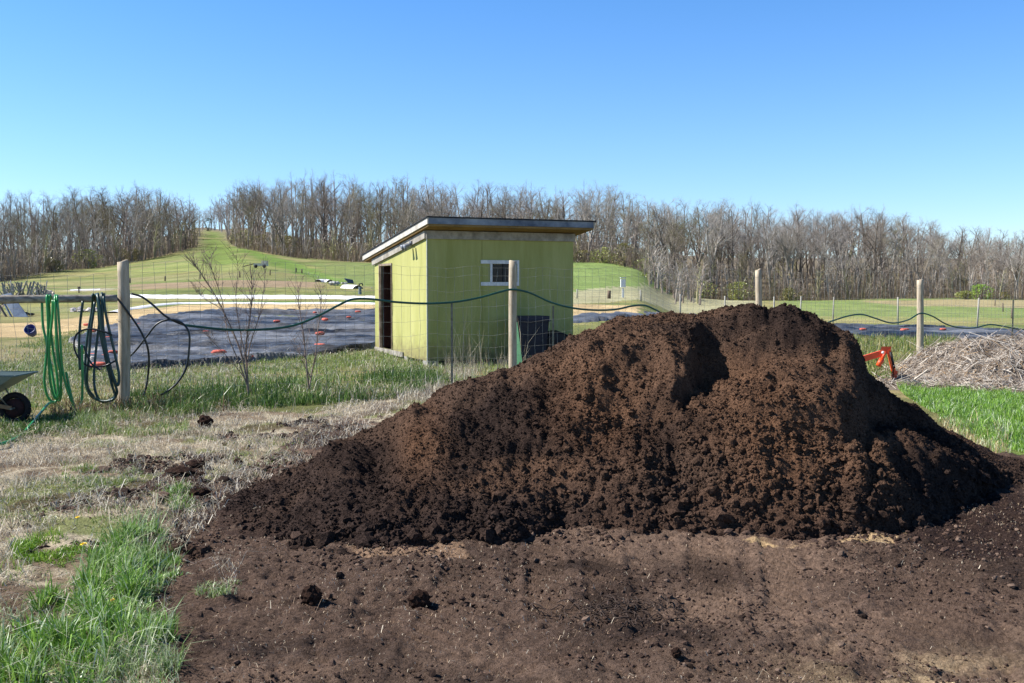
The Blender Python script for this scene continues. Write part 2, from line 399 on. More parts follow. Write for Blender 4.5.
# field beds
def fz(pts, c, a, w=.3):
    global C
    ww = np.clip(y*.006, .1, 1.2)
    m = pip(x+(n2-.5)*ww*3, y+(n1-.5)*ww*6, wpoly(pts)).astype(float); C = mixc(C, c, m*a)
fz([(-60, 338), (-60, 326), (40, 322), (95, 316), (120, 312), (190, 304.5), (395, 304), (600, 304.5), (640, 306), (640, 318), (390, 316), (250, 314), (180, 318), (100, 331), (40, 336)], (205, 180, 138), .9)
fz([(-60, 350), (60, 335), (60, 350), (0, 372), (-60, 380)], (170, 158, 118), .6)
fz([(110, 310), (190, 301.5), (395, 301), (395, 303), (190, 304)], (96, 128, 62), .9)
fz([(130, 286), (320, 284), (318, 288), (140, 291)], (160, 138, 118), .8)
fz([(60, 290), (110, 289), (110, 291), (60, 292)], (190, 180, 165), .7)
fz([(150, 278), (290, 275), (285, 279), (150, 281)], (140, 140, 92), .6)
fz([(125, 272), (175, 262), (290, 262), (300, 274), (130, 277)], (136, 148, 88), .6)
fz([(200, 262), (205, 245), (209, 232), (216, 232), (225, 242), (240, 255), (245, 262)], (112, 134, 66), .8)
fz([(228, 246), (240, 247), (300, 262), (350, 283), (345, 288), (290, 270)], (108, 138, 64), .85)
fz([(310, 263), (380, 264), (380, 290), (340, 279)], (118, 138, 80), .7)
fz([(570, 262), (640, 268), (670, 290), (640, 292), (570, 293)], (122, 146, 84), .85)
fz([(570, 293), (700, 293), (760, 301), (760, 309), (570, 305)], (176, 172, 140), .8)
fz([(780, 300), (1080, 300), (1080, 324), (780, 318)], (126, 148, 86), .7)
fz([(860, 301), (1080, 300), (1080, 308), (900, 307)], (168, 150, 120), .75)
fz([(800, 316), (1080, 318), (1080, 326), (800, 324)], (168, 160, 108), .5)
fz([(880, 374), (1080, 398), (1080, 470), (1010, 452), (905, 392)], (110, 134, 66), .9)
fz([(780, 340), (940, 342), (930, 372), (860, 372)], (150, 146, 92), .6)
# leaf litter under the woods
def wood_line(px):
    return np.interp(px, [-100, 0, 100, 160, 198, 206, 218, 232, 240, 300, 370, 600, 640, 676, 730, 1024, 1200],
                     [120, 122, 150, 165, 185, 290, 290, 190, 178, 170, 165, 168, 160, 150, 153, 160, 160])
lit = sstep(-3, 4, y-wood_line(upx)+(n1-.5)*8); C = mixc(C, (128, 116, 100), lit*.9)
C = mixc(C, (92, 74, 62), straw*sstep(.58, .68, fbm(x+60, y+20, 1.7, 4))*.7)
C = C*(.80+.40*fbm(x, y, 9, 3))[:, None]*(1+(fbm(x, y, .8, 4)-.5)*.7*sstep(20, 40, y))[:, None]
V = np.stack([x, y, z], -1); ny, nx = sh
i = np.arange(ny-1)[:, None]*nx; j = np.arange(nx-1)[None]
Q = np.stack([i+j, i+j+1, i+nx+j+1, i+nx+j], -1).reshape(-1, 4)
gm = mat('ground_soil_and_grass', (.50, .48, .46), (1.32, 1.3, 1.26), scale=48, rough=.95, bump=1.0, bscale=62, attr='Col', detail=8, spec=.1, dist=.032, mixlo=.33, mixhi=.67)
tag(link('ground', mesh_np('ground', V, Q, None, True, C), gm), kind='structure')
_gi = (gx, gy, z.reshape(sh))
def gnd(px_, py_):                    # height of the built ground sheet
    px_ = np.asarray(px_, float); py_ = np.asarray(py_, float)
    a = np.clip(np.searchsorted(gx, px_)-1, 0, len(gx)-2); b = np.clip(np.searchsorted(gy, py_)-1, 0, len(gy)-2)
    fa = (px_-gx[a])/(gx[a+1]-gx[a]); fb = (py_-gy[b])/(gy[b+1]-gy[b]); Z = _gi[2]
    return (Z[b, a]*(1-fa)+Z[b, a+1]*fa)*(1-fb)+(Z[b+1, a]*(1-fa)+Z[b+1, a+1]*fa)*fb

# ------------------------------------------------------------------ COMPOST PILE
mx_ = np.arange(-3.0, 5.7, .0145); my_ = np.arange(6.1, 11.3, .0155)
MX, MY = np.meshgrid(mx_, my_); xx = MX.ravel(); yy = MY.ravel(); mz, mt = mound_full(xx, yy)
gzv = gnd(xx, yy)
Zm = np.where(mz > -.01, mz, -.06); Zm = np.maximum(Zm, -.06)+0*gzv
nx = len(mx_); ny = len(my_); i = np.arange(ny-1)[:, None]*nx; j = np.arange(nx-1)[None]
Q = np.stack([i+j, i+j+1, i+nx+j+1, i+nx+j], -1).reshape(-1, 4)
keep = (Zm[Q] > -.045).any(1); Q = Q[keep]
used = np.unique(Q); remap = -np.ones(len(xx), int); remap[used] = np.arange(len(used)); Q = remap[Q]
MV = np.stack([xx, yy, Zm], -1)[used]
# loose clods on it, most of them round its foot
N = 80000; cx_ = rng.uniform(-2.9, 5.6, N); cy_ = rng.uniform(6.0, 9.6, N); cz, ct = mound_full(cx_, cy_)
pr = np.where(cz > .0, np.exp(-np.clip(ct, 0, 2)/.30)*1.2+.10*sstep(.5,.6,fbm(cx_+3, cy_*1.3+11, .9, 3))+.05, 0)*(.35+1.3*sstep(.4, .6, fbm(cx_, cy_, 1.6, 3)))
k = rng.random(N) < np.clip(pr, 0, 1); cx_, cy_, cz, ct = cx_[k], cy_[k], cz[k], ct[k]
sz = np.clip(rng.lognormal(-4.75, .60, len(cx_)), .004, .050)*(.50+.95*np.exp(-np.clip(ct, 0, 2)/.3))
LV, LT = lumps(np.stack([cx_, cy_, cz+sz*.15], -1), sz, ICO1, 3, .85, .2)
ga, gb_ = rng.uniform(-2.7, 5.4, 90000), rng.uniform(6.1, 9.4, 90000); gz2, gt2 = mound_full(ga, gb_); k = (gz2 > .02) & (rng.random(90000) < .35+.9*sstep(.35, .6, fbm(ga, gb_, 2.3, 3)))
ga, gb_, gz2 = ga[k], gb_[k], gz2[k]; gs_ = rng.uniform(.0035, .0095, len(ga))
GV_, GT_ = lumps(np.stack([ga, gb_, gz2+gs_*.3], -1), gs_, ICO0, 13, .9, .12); LT = np.concatenate([LT, GT_+len(LV)]); LV = np.concatenate([LV, GV_])
def soilcol(x, y, z):
    c = np.tile(np.array(s2l((78, 63, 54)))[None], (len(x), 1))
    c = mixc(c, (54, 44, 40), sstep(.45, .62, fbm(x, y*1.2, 1.1, 4)))
    c = mixc(c, (96, 75, 61), sstep(.50, .68, fbm(x+20, y+z*2, .9, 4))*.85)
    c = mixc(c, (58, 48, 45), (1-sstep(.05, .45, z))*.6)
    def spot(cx, cy, Y, r):
        q = P(cx, cy, Y); return np.exp(-((x-q[0])**2+(z-q[2])**2)/(r*r))*(y < 9)
    c = mixc(c, (104, 78, 60), np.clip(spot(770, 430, 7.4, .4)+spot(600, 410, 7.4, .35)+spot(420, 445, 7.5, .2), 0, 1)*.75)
    return c*(.8+.4*fbm(x, y, 14, 2))[:, None]
Vall = np.concatenate([MV, LV]); Tall = LT+len(MV)
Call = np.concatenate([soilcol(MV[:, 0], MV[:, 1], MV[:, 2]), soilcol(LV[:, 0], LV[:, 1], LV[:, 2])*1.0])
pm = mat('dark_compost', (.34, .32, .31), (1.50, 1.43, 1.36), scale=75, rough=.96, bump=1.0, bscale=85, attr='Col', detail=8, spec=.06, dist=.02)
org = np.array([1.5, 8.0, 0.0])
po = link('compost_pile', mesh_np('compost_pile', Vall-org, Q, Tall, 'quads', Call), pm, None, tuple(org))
tag(po, 'large dark brown heap of crumbly compost filling the middle of the picture', 'compost heap')

# crumbs and bits scattered on the mud
def in_mud(x, y): return pip(x, y, MUD)
N = 60000; a = rng.uniform(-3.4, 5.2, N); b = 3.9+rng.random(N)**1.0*4.6
jt = np.where(rng.random(N) < .25, .5, .12); k = in_mud(a+rng.normal(0, 1, N)*jt, b+rng.normal(0, 1, N)*jt) & (rng.random(N) < .15+1.1*sstep(.42, .62, fbm(a, b, 1.3, 3))); a, b = a[k], b[k]
sa = P(0, 0, 1)*0; th_s = rng.random(4200); pxs_ = rng.uniform(195, 430, 4200); yy_s = np.interp(pxs_, _cr[:, 0], _cr[:, 2]); off_ = rng.exponential(.22, 4200)
mud_n = len(a); a = np.concatenate([a, (pxs_-CX)/F*yy_s-off_*.7]); b = np.concatenate([b, yy_s+.25+off_*rng.uniform(-.6, 1, 4200)])
wl_ = wpoly([(90, 470), (200, 440), (330, 415), (400, 412), (300, 480), (215, 530), (150, 545), (60, 560), (20, 520)]); wa, wb = rng.uniform(-5, -.6, 60000), rng.uniform(5.6, 13, 60000)
k = pip(wa, wb, wl_) & (rng.random(60000) < .9*sstep(.50, .66, fbm(wa+13, wb+3, 1.9, 3))); a = np.concatenate([a, wa[k]]); b = np.concatenate([b, wb[k]]); nw_ = int(k.sum())
near_pile = np.exp(-np.abs(mound(a, b)[1])*3.0)
sz = np.clip(rng.lognormal(-5.45, .55, len(a)), .002, .026)*(1+.8*near_pile); sz[mud_n:] = np.clip(rng.lognormal(-4.5, .6, 4200+nw_), .004, .05)
LV, LT = lumps(np.stack([a, b, gnd(a, b)+sz*.2], -1), sz, ICO0, 5, .8, .2)
cc = pick(len(a), [(88, 71, 62), (70, 56, 49), (112, 94, 82), (52, 42, 37)], [.4, .3, .12, .18])
tag(link('soil_crumbs', mesh_np('soil_crumbs', LV, None, LT, False, np.repeat(cc, 12, 0)), mat('soil_crumb', (.8, .8, .8), (1.1, 1.1, 1.1), 90, .95, .5, attr='Col', spec=.05)),
    'small crumbs of brown soil scattered over the bare ground before the heap', 'soil crumbs', kind='stuff')
N = 16000; a = rng.uniform(-3.4, 5.4, N); b = 3.7+rng.random(N)*3.8
k = in_mud(a, b) & (rng.random(N) < .12+.9*sstep(.45, .65, fbm(a+5, b+8, .8, 3))); a, b = a[k], b[k]; n = len(a)
V, q, t, c = blades(np.stack([a, b, gnd(a, b)+.004], -1), rng.lognormal(-4.05, .5, n), rng.uniform(.0015, .004, n), rng.uniform(.93, .985, n), rng.uniform(0, 6.28, n),
                    pick(n, [(190, 168, 140), (160, 134, 108), (215, 200, 175)], None), rng.uniform(0, 6.28, n))
LEAF = leafmat('dry_and_green_leaf', .22); STRAWM = leafmat('dead_straw', .12)
tag(link('straw_flecks', mesh_np('straw_flecks', V, q, t, False, c), STRAWM), 'pale chips and straw flecks lying on the bare brown soil', 'straw flecks', kind='stuff')

# single big clods lying about
CL = [(205, 429, .085, 'dark upright clod of soil on the dry straw nearest the tall sapling'), (180, 478, .12, 'wide flat dark clod on the dry grass left of the heap'),
      (196, 470, .10, 'rough dark clod touching the wide flat clod left of the heap'), (199, 494, .08, 'dark clod below the wide flat clod at the edge of the bare soil'),
      (419, 606, .052, 'round black clod with a sharp shadow alone on the bare soil, centre foreground'), (311, 609, .05, 'round black clod with crumbs beside it on the bare soil, left foreground'),
      (296, 435, .032, 'small black clod on the straw near the left edge of the heap'), (676, 662, .022, 'tiny dark clod near the bottom edge, right of centre'),
      (148, 546, .05, 'dark crumbly clod on the grass edge, lower left'), (238, 463, .045, 'small dark clod on straw close to the heap foot')]
for n_, (px, py, s, lb) in enumerate(CL):
    h = hit(px, py); B = ICO2
    r = np.random.default_rng(40+n_); Vb = B[0]*(1+r.normal(0, .10, (len(B[0]), 1)))
    Vb = Vb*(1+.25*(fbm(Vb[:, 0]*2+n_*7, Vb[:, 1]*2+Vb[:, 2]*2, 1.0, 3)-.5))[:, None]
    parts = MB(); parts.add(Vb*np.array([s, s*.9, s*(.5 if 'flat' in lb else 1.0)])+[0, 0, s*(.4 if 'flat' in lb else .7)], None, B[1])
    nn = 16; aa = r.uniform(0, 6.28, nn); rr = s*r.uniform(.6, 1.7, nn)
    pv, pt = lumps(np.stack([rr*np.cos(aa), rr*np.sin(aa), np.full(nn, s*.12)], -1), r.uniform(.06, .2, nn)*s, ICO1, n_+60, .8, .15)
    parts.add(pv, None, pt)
    o = parts.build('soil_clod', pm, None, None, False, np.tile(np.array(s2l((58, 44, 38)))[None], (parts.n, 1)))
    o.location = (h[0], h[1], float(gnd(h[0], h[1]))); tag(o, lb, 'clod', 'clods of soil fallen round the heap')
# knot of dark roots lying in the wheel tracks
mb = MB(); c0 = hit(612, 612)
for k in range(170):
    a = rng.normal(0, .16); b = rng.normal(0, .10); L = rng.uniform(.03, .10); th = rng.uniform(0, 6.28); z0 = float(gnd(c0[0]+a, c0[1]+b))
    q = [(c0[0]+a+L*s*math.cos(th), c0[1]+b+L*s*math.sin(th), z0+.004+.03*math.sin(s*3.14)*rng.random()+rng.normal(0, .003)) for s in (0, .35, .7, 1)]
    mb.tube(q, rng.uniform(.0012, .0035), 4, False)
mb.build('root_litter', mat('dark_root', s2l((46, 36, 32)), s2l((74, 60, 52)), 30, .9), None, (c0[0], c0[1], 0), True)
tag(bpy.data.objects['root_litter'], 'tangle of dark dead roots lying on the tyre tracks', 'root tangle', kind='stuff')

# ------------------------------------------------------------------ GRASS AND STRAW
def scatter_px(n, pts, dens=None):
    """n random points inside a ground polygon given by picture corners"""
    poly = wpoly(pts); p = np.array(poly); lo, hi = p.min(0), p.max(0)
    a = rng.uniform(lo[0], hi[0], n*3); b = rng.uniform(lo[1], hi[1], n*3); k = pip(a, b, poly)
    a, b = a[k][:n], b[k][:n]
    if dens is not None:
        k = rng.random(len(a)) < dens(a, b); a, b = a[k], b[k]
    return a, b
def clump(f, lo, hi, ox=0): return lambda a, b: sstep(lo, hi, fbm(a+ox, b+ox*.7, f, 3))
GREEN = [(112, 138, 58), (134, 158, 72), (92, 118, 50), (168, 170, 118), (176, 180, 146)]
GREEN2 = [(112, 150, 58), (138, 172, 74), (90, 128, 50), (188, 202, 164)]
DRY = [(206, 194, 168), (184, 170, 146), (220, 212, 194), (140, 124, 106)]
def grass_obj(name, label, batches, matr=None):
    Vs = []; Qs = []; Ts = []; Cs = []; n = 0
    for (a, b, h, w, lean, cols, ld) in batches:
        m = len(a); p = np.stack([a, b, gnd(a, b)-.004], -1)
        V, q, t, c = blades(p, h, w, lean, rng.uniform(0, 3.14, m), cols, ld)
        Vs.append(V); Qs.append(q+n); Ts.append(t+n); Cs.append(c); n += len(V)
    o = link(name, mesh_np(name, np.concatenate(Vs), np.concatenate(Qs), np.concatenate(Ts), False, np.concatenate(Cs)), matr or LEAF)
    tag(o, label, 'grass', kind='stuff'); return o
def bt(ab, h, hs, w, lean, pal, wts=None, ld=None):
    a, b = ab; n = len(a); h = h*(.45+1.1*sstep(.3, .7, fbm(a+2, b+5, 5.0 if h < .12 else 2.0, 3)))
    if ld is not None: ld = ld+6*(fbm(a, b+9, 3.0, 2)-.5)
    return (a, b, h*np.clip(rng.lognormal(0, hs, n), .3, 2.4), rng.uniform(.6, 1.3, n)*w, rng.uniform(lean[0], lean[1], n), pick(n, pal, wts), ld if ld is not None else rng.uniform(0, 6.28, n))
# near left tufts
tuft = [(0, 610), (60, 600), (90, 572), (110, 548), (140, 533), (160, 540), (178, 560), (176, 585), (150, 600), (150, 615), (180, 630), (150, 660), (110, 690), (-60, 720), (-60, 620)]
wl = lambda n: rng.normal(.35, .9, n)
A = scatter_px(8500, tuft, clump(3.2, .44, .56)); ca, cb = scatter_px(200, tuft, clump(1.6, .38, .52)); K = 62; A = (np.repeat(ca, K), np.repeat(cb, K)); n_a = len(A[0]); an_ = rng.uniform(0, 6.283, n_a); rd = np.abs(rng.normal(0, .030, n_a)); A = (A[0]+rd*np.cos(an_), A[1]+rd*np.sin(an_)); A_ld = an_+rng.normal(0, .5, n_a)
B_ = scatter_px(2500, tuft, clump(3.5, .42, .6, 3))
A2 = scatter_px(2600, [(10, 545), (60, 540), (85, 556), (60, 570), (15, 566)], clump(4, .35, .55, 9))
A3 = scatter_px(700, [(195, 590), (235, 575), (248, 590), (225, 602), (195, 600)], clump(5, .3, .5, 2))
A4 = scatter_px(900, [(165, 495), (190, 488), (195, 505), (170, 512)]); A5 = scatter_px(4500, [(60, 470), (150, 465), (160, 490), (70, 495)], clump(4, .45, .6, 12))
A6 = scatter_px(5000, [(75, 418), (190, 416), (190, 436), (80, 440)], clump(2, .35, .55, 15)); A7 = scatter_px(14000, [(0, 440), (160, 438), (260, 420), (330, 440), (180, 520), (0, 600)], clump(1.6, .50, .60, 33))
A8 = scatter_px(900, [(100, 665), (180, 668), (180, 700), (90, 700)])
tb = bt(A, .076, .35, .0078, (.2, .97), GREEN2, [.34, .26, .22, .18]); tb = tb[:4]+(np.clip(.25+rd*14+rng.normal(0, .2, n_a), .1, .97), tb[5], A_ld)
grass_obj('grass_tufts', 'bright green tufts of grass on the dry ground, lower left', [
  tb, bt(B_, .12, .3, .0035, (.3, .9), [(180, 196, 150), (150, 175, 110)], None, wl(len(B_[0]))),
  bt(A2, .04, .3, .006, (.3, .95), [(110, 146, 44), (132, 164, 54)]), bt(A3, .05, .3, .004, (.4, .95), [(150, 166, 110), (190, 196, 160), (110, 140, 60)]), bt(A4, .05, .3, .005, (.2, .9), GREEN2),
  bt(A5, .04, .3, .006, (.3, .95), GREEN), bt(A6, .08, .3, .007, (.1, .8), GREEN), bt(A7, .035, .3, .006, (.3, .95), GREEN), bt(A8, .08, .3, .004, (.3, .95), [(170, 184, 140), (200, 200, 170), (110, 140, 70)])])
# dead grass mats
S1 = scatter_px(62000, [(-260, 445), (60, 424), (180, 410), (300, 412), (440, 386), (500, 378), (470, 420), (330, 470), (235, 500), (190, 540), (170, 600), (150, 700), (-260, 700)], lambda a, b: .12+.88*sstep(.38, .58, fbm(a, b, 1.8, 3)))
S2 = scatter_px(5000, [(230, 600), (180, 500), (270, 450), (300, 470), (260, 520)], clump(2, .45, .65, 4))
S3 = scatter_px(33000, [(-220, 350), (380, 352), (440, 366), (500, 362), (440, 392), (200, 415), (-220, 450)], lambda a, b: .25+.75*sstep(.42, .62, fbm(a, b, .8, 3)))
grass_obj('dead_grass', 'matted dry straw coloured grass left of the heap', [
  bt(S1, .072, .45, .0048, (.94, .998), DRY), bt(S2, .06, .4, .003, (.9, .99), DRY), bt(S3, .09, .4, .009, (.6, .98), DRY)], STRAWM)
# green sward behind and along the fence
M1 = scatter_px(74000, [(-220, 350), (60, 366), (200, 365), (380, 350), (400, 362), (440, 372), (440, 385), (200, 412), (-220, 450)], lambda a, b: .3+.7*sstep(.34, .52, fbm(a+3, b, .7, 3)))
fl = [(125, 398), (200, 392), (300, 384), (370, 376), (430, 372), (450, 384), (400, 400), (300, 406), (200, 418), (120, 416)]
M2 = scatter_px(22000, fl, lambda a, b: .1+.9*sstep(.40, .58, fbm(a, b, .9, 3)))
M3 = scatter_px(7000, [(0, 425), (60, 418), (90, 412), (90, 430), (40, 436), (0, 445)])
M4 = scatter_px(9000, [(380, 356), (470, 366), (560, 366), (600, 360), (600, 372), (500, 385), (430, 388), (380, 372)], clump(1, .3, .5, 5))
M5 = scatter_px(22000, [(-80, 345), (90, 330), (90, 366), (-80, 376)], clump(.5, .3, .55, 8))
grass_obj('fence_grass', 'green grass growing along the wire fence and behind it', [
  bt(M1, .055, .35, .011, (.1, .8), GREEN), bt(M2, .115, .35, .011, (.1, .75), [(76, 104, 46), (98, 128, 54), (62, 88, 42), (150, 158, 108)], [.36, .3, .22, .12]),  # darker fence-line blades carry the shaded side of tall grass in their colour
  bt(M3, .05, .3, .010, (.1, .7), [(74, 104, 44), (96, 128, 56), (140, 146, 96)]), bt(M4, .085, .4, .011, (.1, .8), GREEN), bt(M5, .055, .3, .014, (.1, .7), GREEN)])
D1 = scatter_px(1500, [(395, 395), (470, 372), (480, 384), (400, 405)]); D2 = scatter_px(340, [(440, 372), (525, 366), (525, 376), (450, 384)])
D3 = scatter_px(500, [(380, 398), (300, 408), (200, 420), (400, 398), (440, 390)])
D4 = scatter_px(1500, [(50, 405), (230, 398), (230, 414), (50, 424)], clump(2, .4, .6))
grass_obj('tall_dry_weeds', 'tall bleached weed stalks standing before the green shed wall', [
  bt(D1, .12, .35, .009, (.1, .8), DRY), bt(D2, .40, .5, .006, (.05, .7), [(178, 166, 140), (150, 138, 112)]), bt(D3, .2, .4, .008, (.2, .9), DRY), bt(D4, .14, .3, .010, (.3, .95), [(92, 72, 52), (120, 98, 70), (150, 132, 98)])], STRAWM)
# right hand lawn and sward behind it
R1 = scatter_px(46000, [(880, 372), (935, 385), (1080, 404), (1080, 480), (1020, 452), (960, 430), (905, 396)])
R2 = scatter_px(16000, [(780, 338), (960, 338), (930, 372), (900, 384), (860, 384), (840, 350)], clump(.5, .25, .5))
R3 = scatter_px(900, [(935, 418), (1010, 438), (1010, 458), (960, 440)])
grass_obj('lawn_grass', 'fresh green grass between the compost heap and the brush heap', [
  bt(R1, .062, .3, .009, (.1, .75), GREEN2, [.4, .34, .14, .12]), bt(R2, .11, .35, .016, (.1, .8), [(110, 130, 60), (170, 158, 112), (140, 140, 84), (90, 116, 50)]), bt(R3, .14, .3, .008, (.2, .8), [(190, 196, 160), (120, 150, 70), (180, 160, 120)])])
# dandelions
ym = mat('yellow_petal', s2l((235, 200, 30)), s2l((245, 215, 60)), 20, .6); gs = mat('flower_stalk', s2l((110, 140, 60)))
for px, py, s, lb in [(83, 558, .022, 'yellow dandelion flower beside the low green patch, lower left'), (77, 530, .016, 'small yellow dandelion flower in dry grass above the larger one'), (111, 612, .016, 'yellow dandelion flower inside the tall green tuft')]:
    h = hit(px, py); z0 = float(gnd(h[0], h[1])); e = empty('dandelion', (h[0], h[1], z0), lb, 'flower', 'dandelions in the grass')
    mb = MB(); mb.tube([(0, 0, 0), (.003, 0, .03), (.006, 0, .05)], .0018, 6); mb.build('stalk', gs, e)
    mb = MB()
    for ring, (rr, nn) in enumerate([(1, 16), (.75, 14), (.45, 10)]):
        for k in range(nn):
            t0 = k*6.283/nn+ring; c_, s_ = math.cos(t0), math.sin(t0); u = np.array([-s_, c_, 0])*s*.16
            q0 = np.array([.006, 0, .05+.002*ring]); q1 = q0+np.array([c_, s_, .15+.3*ring])*s*rr
            mb.add([q0-u*.4, q0+u*.4, q1+u, q1-u], [(0, 1, 2, 3)])
    mb.build('flower_head', ym, e)

# ------------------------------------------------------------------ FENCE
WOOD = mat('weathered_post', s2l((150, 134, 112)), s2l((196, 182, 160)), 3, .85, .5, 20, stretch=(8, 8, .8), detail=7, dist=.01)
WOODG = mat('grey_rail', s2l((118, 108, 98)), s2l((176, 166, 152)), 3, .9, .6, 16, stretch=(1, 8, 8), detail=7, dist=.01)
WIRE = mat('galvanised_wire', s2l((172, 172, 166)), s2l((120, 118, 112)), 6, .5, metal=.35)
STEEL = mat('painted_steel_post', s2l((132, 134, 122)), s2l((104, 96, 84)), 12, .6, metal=.3)
def post(mb, base, top, r, taper=.93, lean=0):
    n = 16; pts = []; rad = []
    for k in range(n):
        t = k/(n-1); pts.append(base+(top-base)*t+np.array([lean*math.sin(t*3)*.01, 0, 0])); rad.append(r*(1-(1-taper)*t)*(1+rng.normal(0, .018)))
    pts.append(top+np.array([0, 0, .004])); rad.append(rad[-1]*.86); mb.tube(pts, rad, 14)
PY = [(-95, 262, 13.0, .085), (123, 262, 14.2, .083), (513, 261, 17.3, .072), (758, 270, 20.8, .068), (920, 280, 24.6, .082), (1105, 285, 28.6, .08)]
fe = empty('wire_fence', (0, 17, 0), 'woven wire garden fence on round wooden posts running behind the heap', 'fence'); fo = np.array([0, 17, 0])
bases = []
for (px, py, Y, r) in PY:
    b = on(px, Y); top = P(px, py, Y); top[0] = b[0]+ (P(px, py, Y)[0]-b[0]); bases.append(b)
    mb = MB(); post(mb, b-[0, 0, .2], top, r, .94, rng.normal()); mb.build('post', WOOD, fe, fo, True)
def fpt(s):                         # point on the fence line, s in post units
    k = int(min(max(math.floor(s), 0), len(bases)-2)); t = s-k; return bases[k]*(1-t)+bases[k+1]*t
for k in range(len(bases)-1):
    a, b = bases[k], bases[k+1]; L = np.linalg.norm((b-a)[:2]); mb = MB(); off = np.array([0, -.06, 0]); ht = 1.98 if k else 1.9
    ys = [0.04, .18, .33, .5, .68, .88, 1.1, 1.34, 1.6, 1.84, ht] if ht > 1.9 else [0.04, .2, .4, .62, .86, 1.1, 1.34, 1.6, 1.8]
    n = int(L/.155); dx = L/n
    def wp(t, h): 
        q = a*(1-t)+b*t+off; q = q.copy(); q[2] = float(gz(q[0], q[1]))+h+.018*math.sin(t*23+h*3)+.012*math.sin(t*51+k); return q
    for h in ys:
        mb.tube([wp(t, h) for t in np.linspace(0, 1, 36)], .0017, 3, False)
    for q in range(n+1):
        t = q/n; wob = rng.normal(0, .008); mb.tube([wp(t, hh)+np.array([wob*math.sin(hh*7+q), 0, 0]) for hh in np.linspace(0, ys[-1], 7)], .0023, 3, False)
    mb.build('wire_mesh', WIRE, fe, fo)
def tpost(mb, b, h):                 # studded steel T post
    b = np.asarray(b); mb.box(b+[0, 0, h/2], (.035, .006, h)); mb.box(b+[0, .02, h/2], (.006, .034, h))
    for z_ in np.arange(.2, h, .12): mb.box(b+[0, -.006, z_], (.012, .008, .02))
for (px, Y, top) in [(452, 16.75, 303), (553, 17.9, 306), (1012, 26.3, 300)]:
    b = on(px, Y); mb = MB(); tpost(mb, b, P(px, top, Y)[2]-b[2]); mb.build('steel_post', STEEL, fe, fo)
# top rail left of the first post
r0 = P(-96, 303, 13.05)+[0, -.05, 0]; r1 = P(118, 297.5, 14.1)+[0, -.03, 0]; mb = MB()
pts = [r0*(1-t)+r1*t+np.array([0, 0, .012*math.sin(t*4)]) for t in np.linspace(0, 1, 24)]
mb.tube(pts, [.062-.012*t+rng.normal(0, .0012) for t in np.linspace(0, 1, 24)], 12); mb.build('rail', WOODG, fe, fo, True)
# little wire loop and scrap twine on the first post
mb = MB(); c = P(123, 320, 14.2); mb.tube([c+np.array([.088*math.cos(t), .088*math.sin(t), .01*math.sin(2*t)]) for t in np.linspace(0, 6.28, 20)], .003, 4, False)
mb.build('tie_wire', WIRE, fe, fo)

# ------------------------------------------------------------------ HOSES
HG = mat('bright_green_hose', s2l((36, 128, 62)), s2l((50, 150, 78)), 6, .35, spec=.5); HD = mat('dark_green_hose', s2l((20, 50, 48)), s2l((28, 66, 60)), 6, .4, spec=.5)
HB = mat('black_hose', s2l((20, 26, 32)), s2l((30, 38, 44)), 6, .4, spec=.5); HT = mat('dark_teal_hose', s2l((18, 66, 58)), s2l((26, 80, 68)), 4, .4, spec=.5)
def hose(name, matr, runs, r, label, group='garden hoses on the fence'):
    mb = MB(); pts0 = None
    for run in runs:
        w = [P(px, py, Y) for (px, py, Y) in run]; w = spline(w, 8); mb.tube(w, r, 8)
        if pts0 is None: pts0 = w[0]
    o = mb.build(name, matr, None, (pts0[0], pts0[1], float(gz(pts0[0], pts0[1]))), True); tag(o, label, 'hose', group); return o
ry = 13.62  # distance of the rail there
def loop(x0, x1, yb, xb, Y=13.5, top=296.5, side=.0):
    """one hanging loop over the rail: front strand down, bottom, back strand up"""
    return [(x0, top+3, Y+.16), (x0, top-1.5, Y+.05), (x0, top+4, Y-.04), (x0-.4+(xb-x0)*.2, top+40, Y-.03), ((x0+xb)/2, (top+yb)/2+25, Y-.02), (xb-3, yb-5, Y), (xb, yb, Y), (xb+4, yb-5, Y+.03), ((x1+xb)/2+2, (top+yb)/2+20, Y+.07), (x1, top+35, Y+.12), (x1, top+4, Y+.18), (x1, top-1.5, Y+.08)]
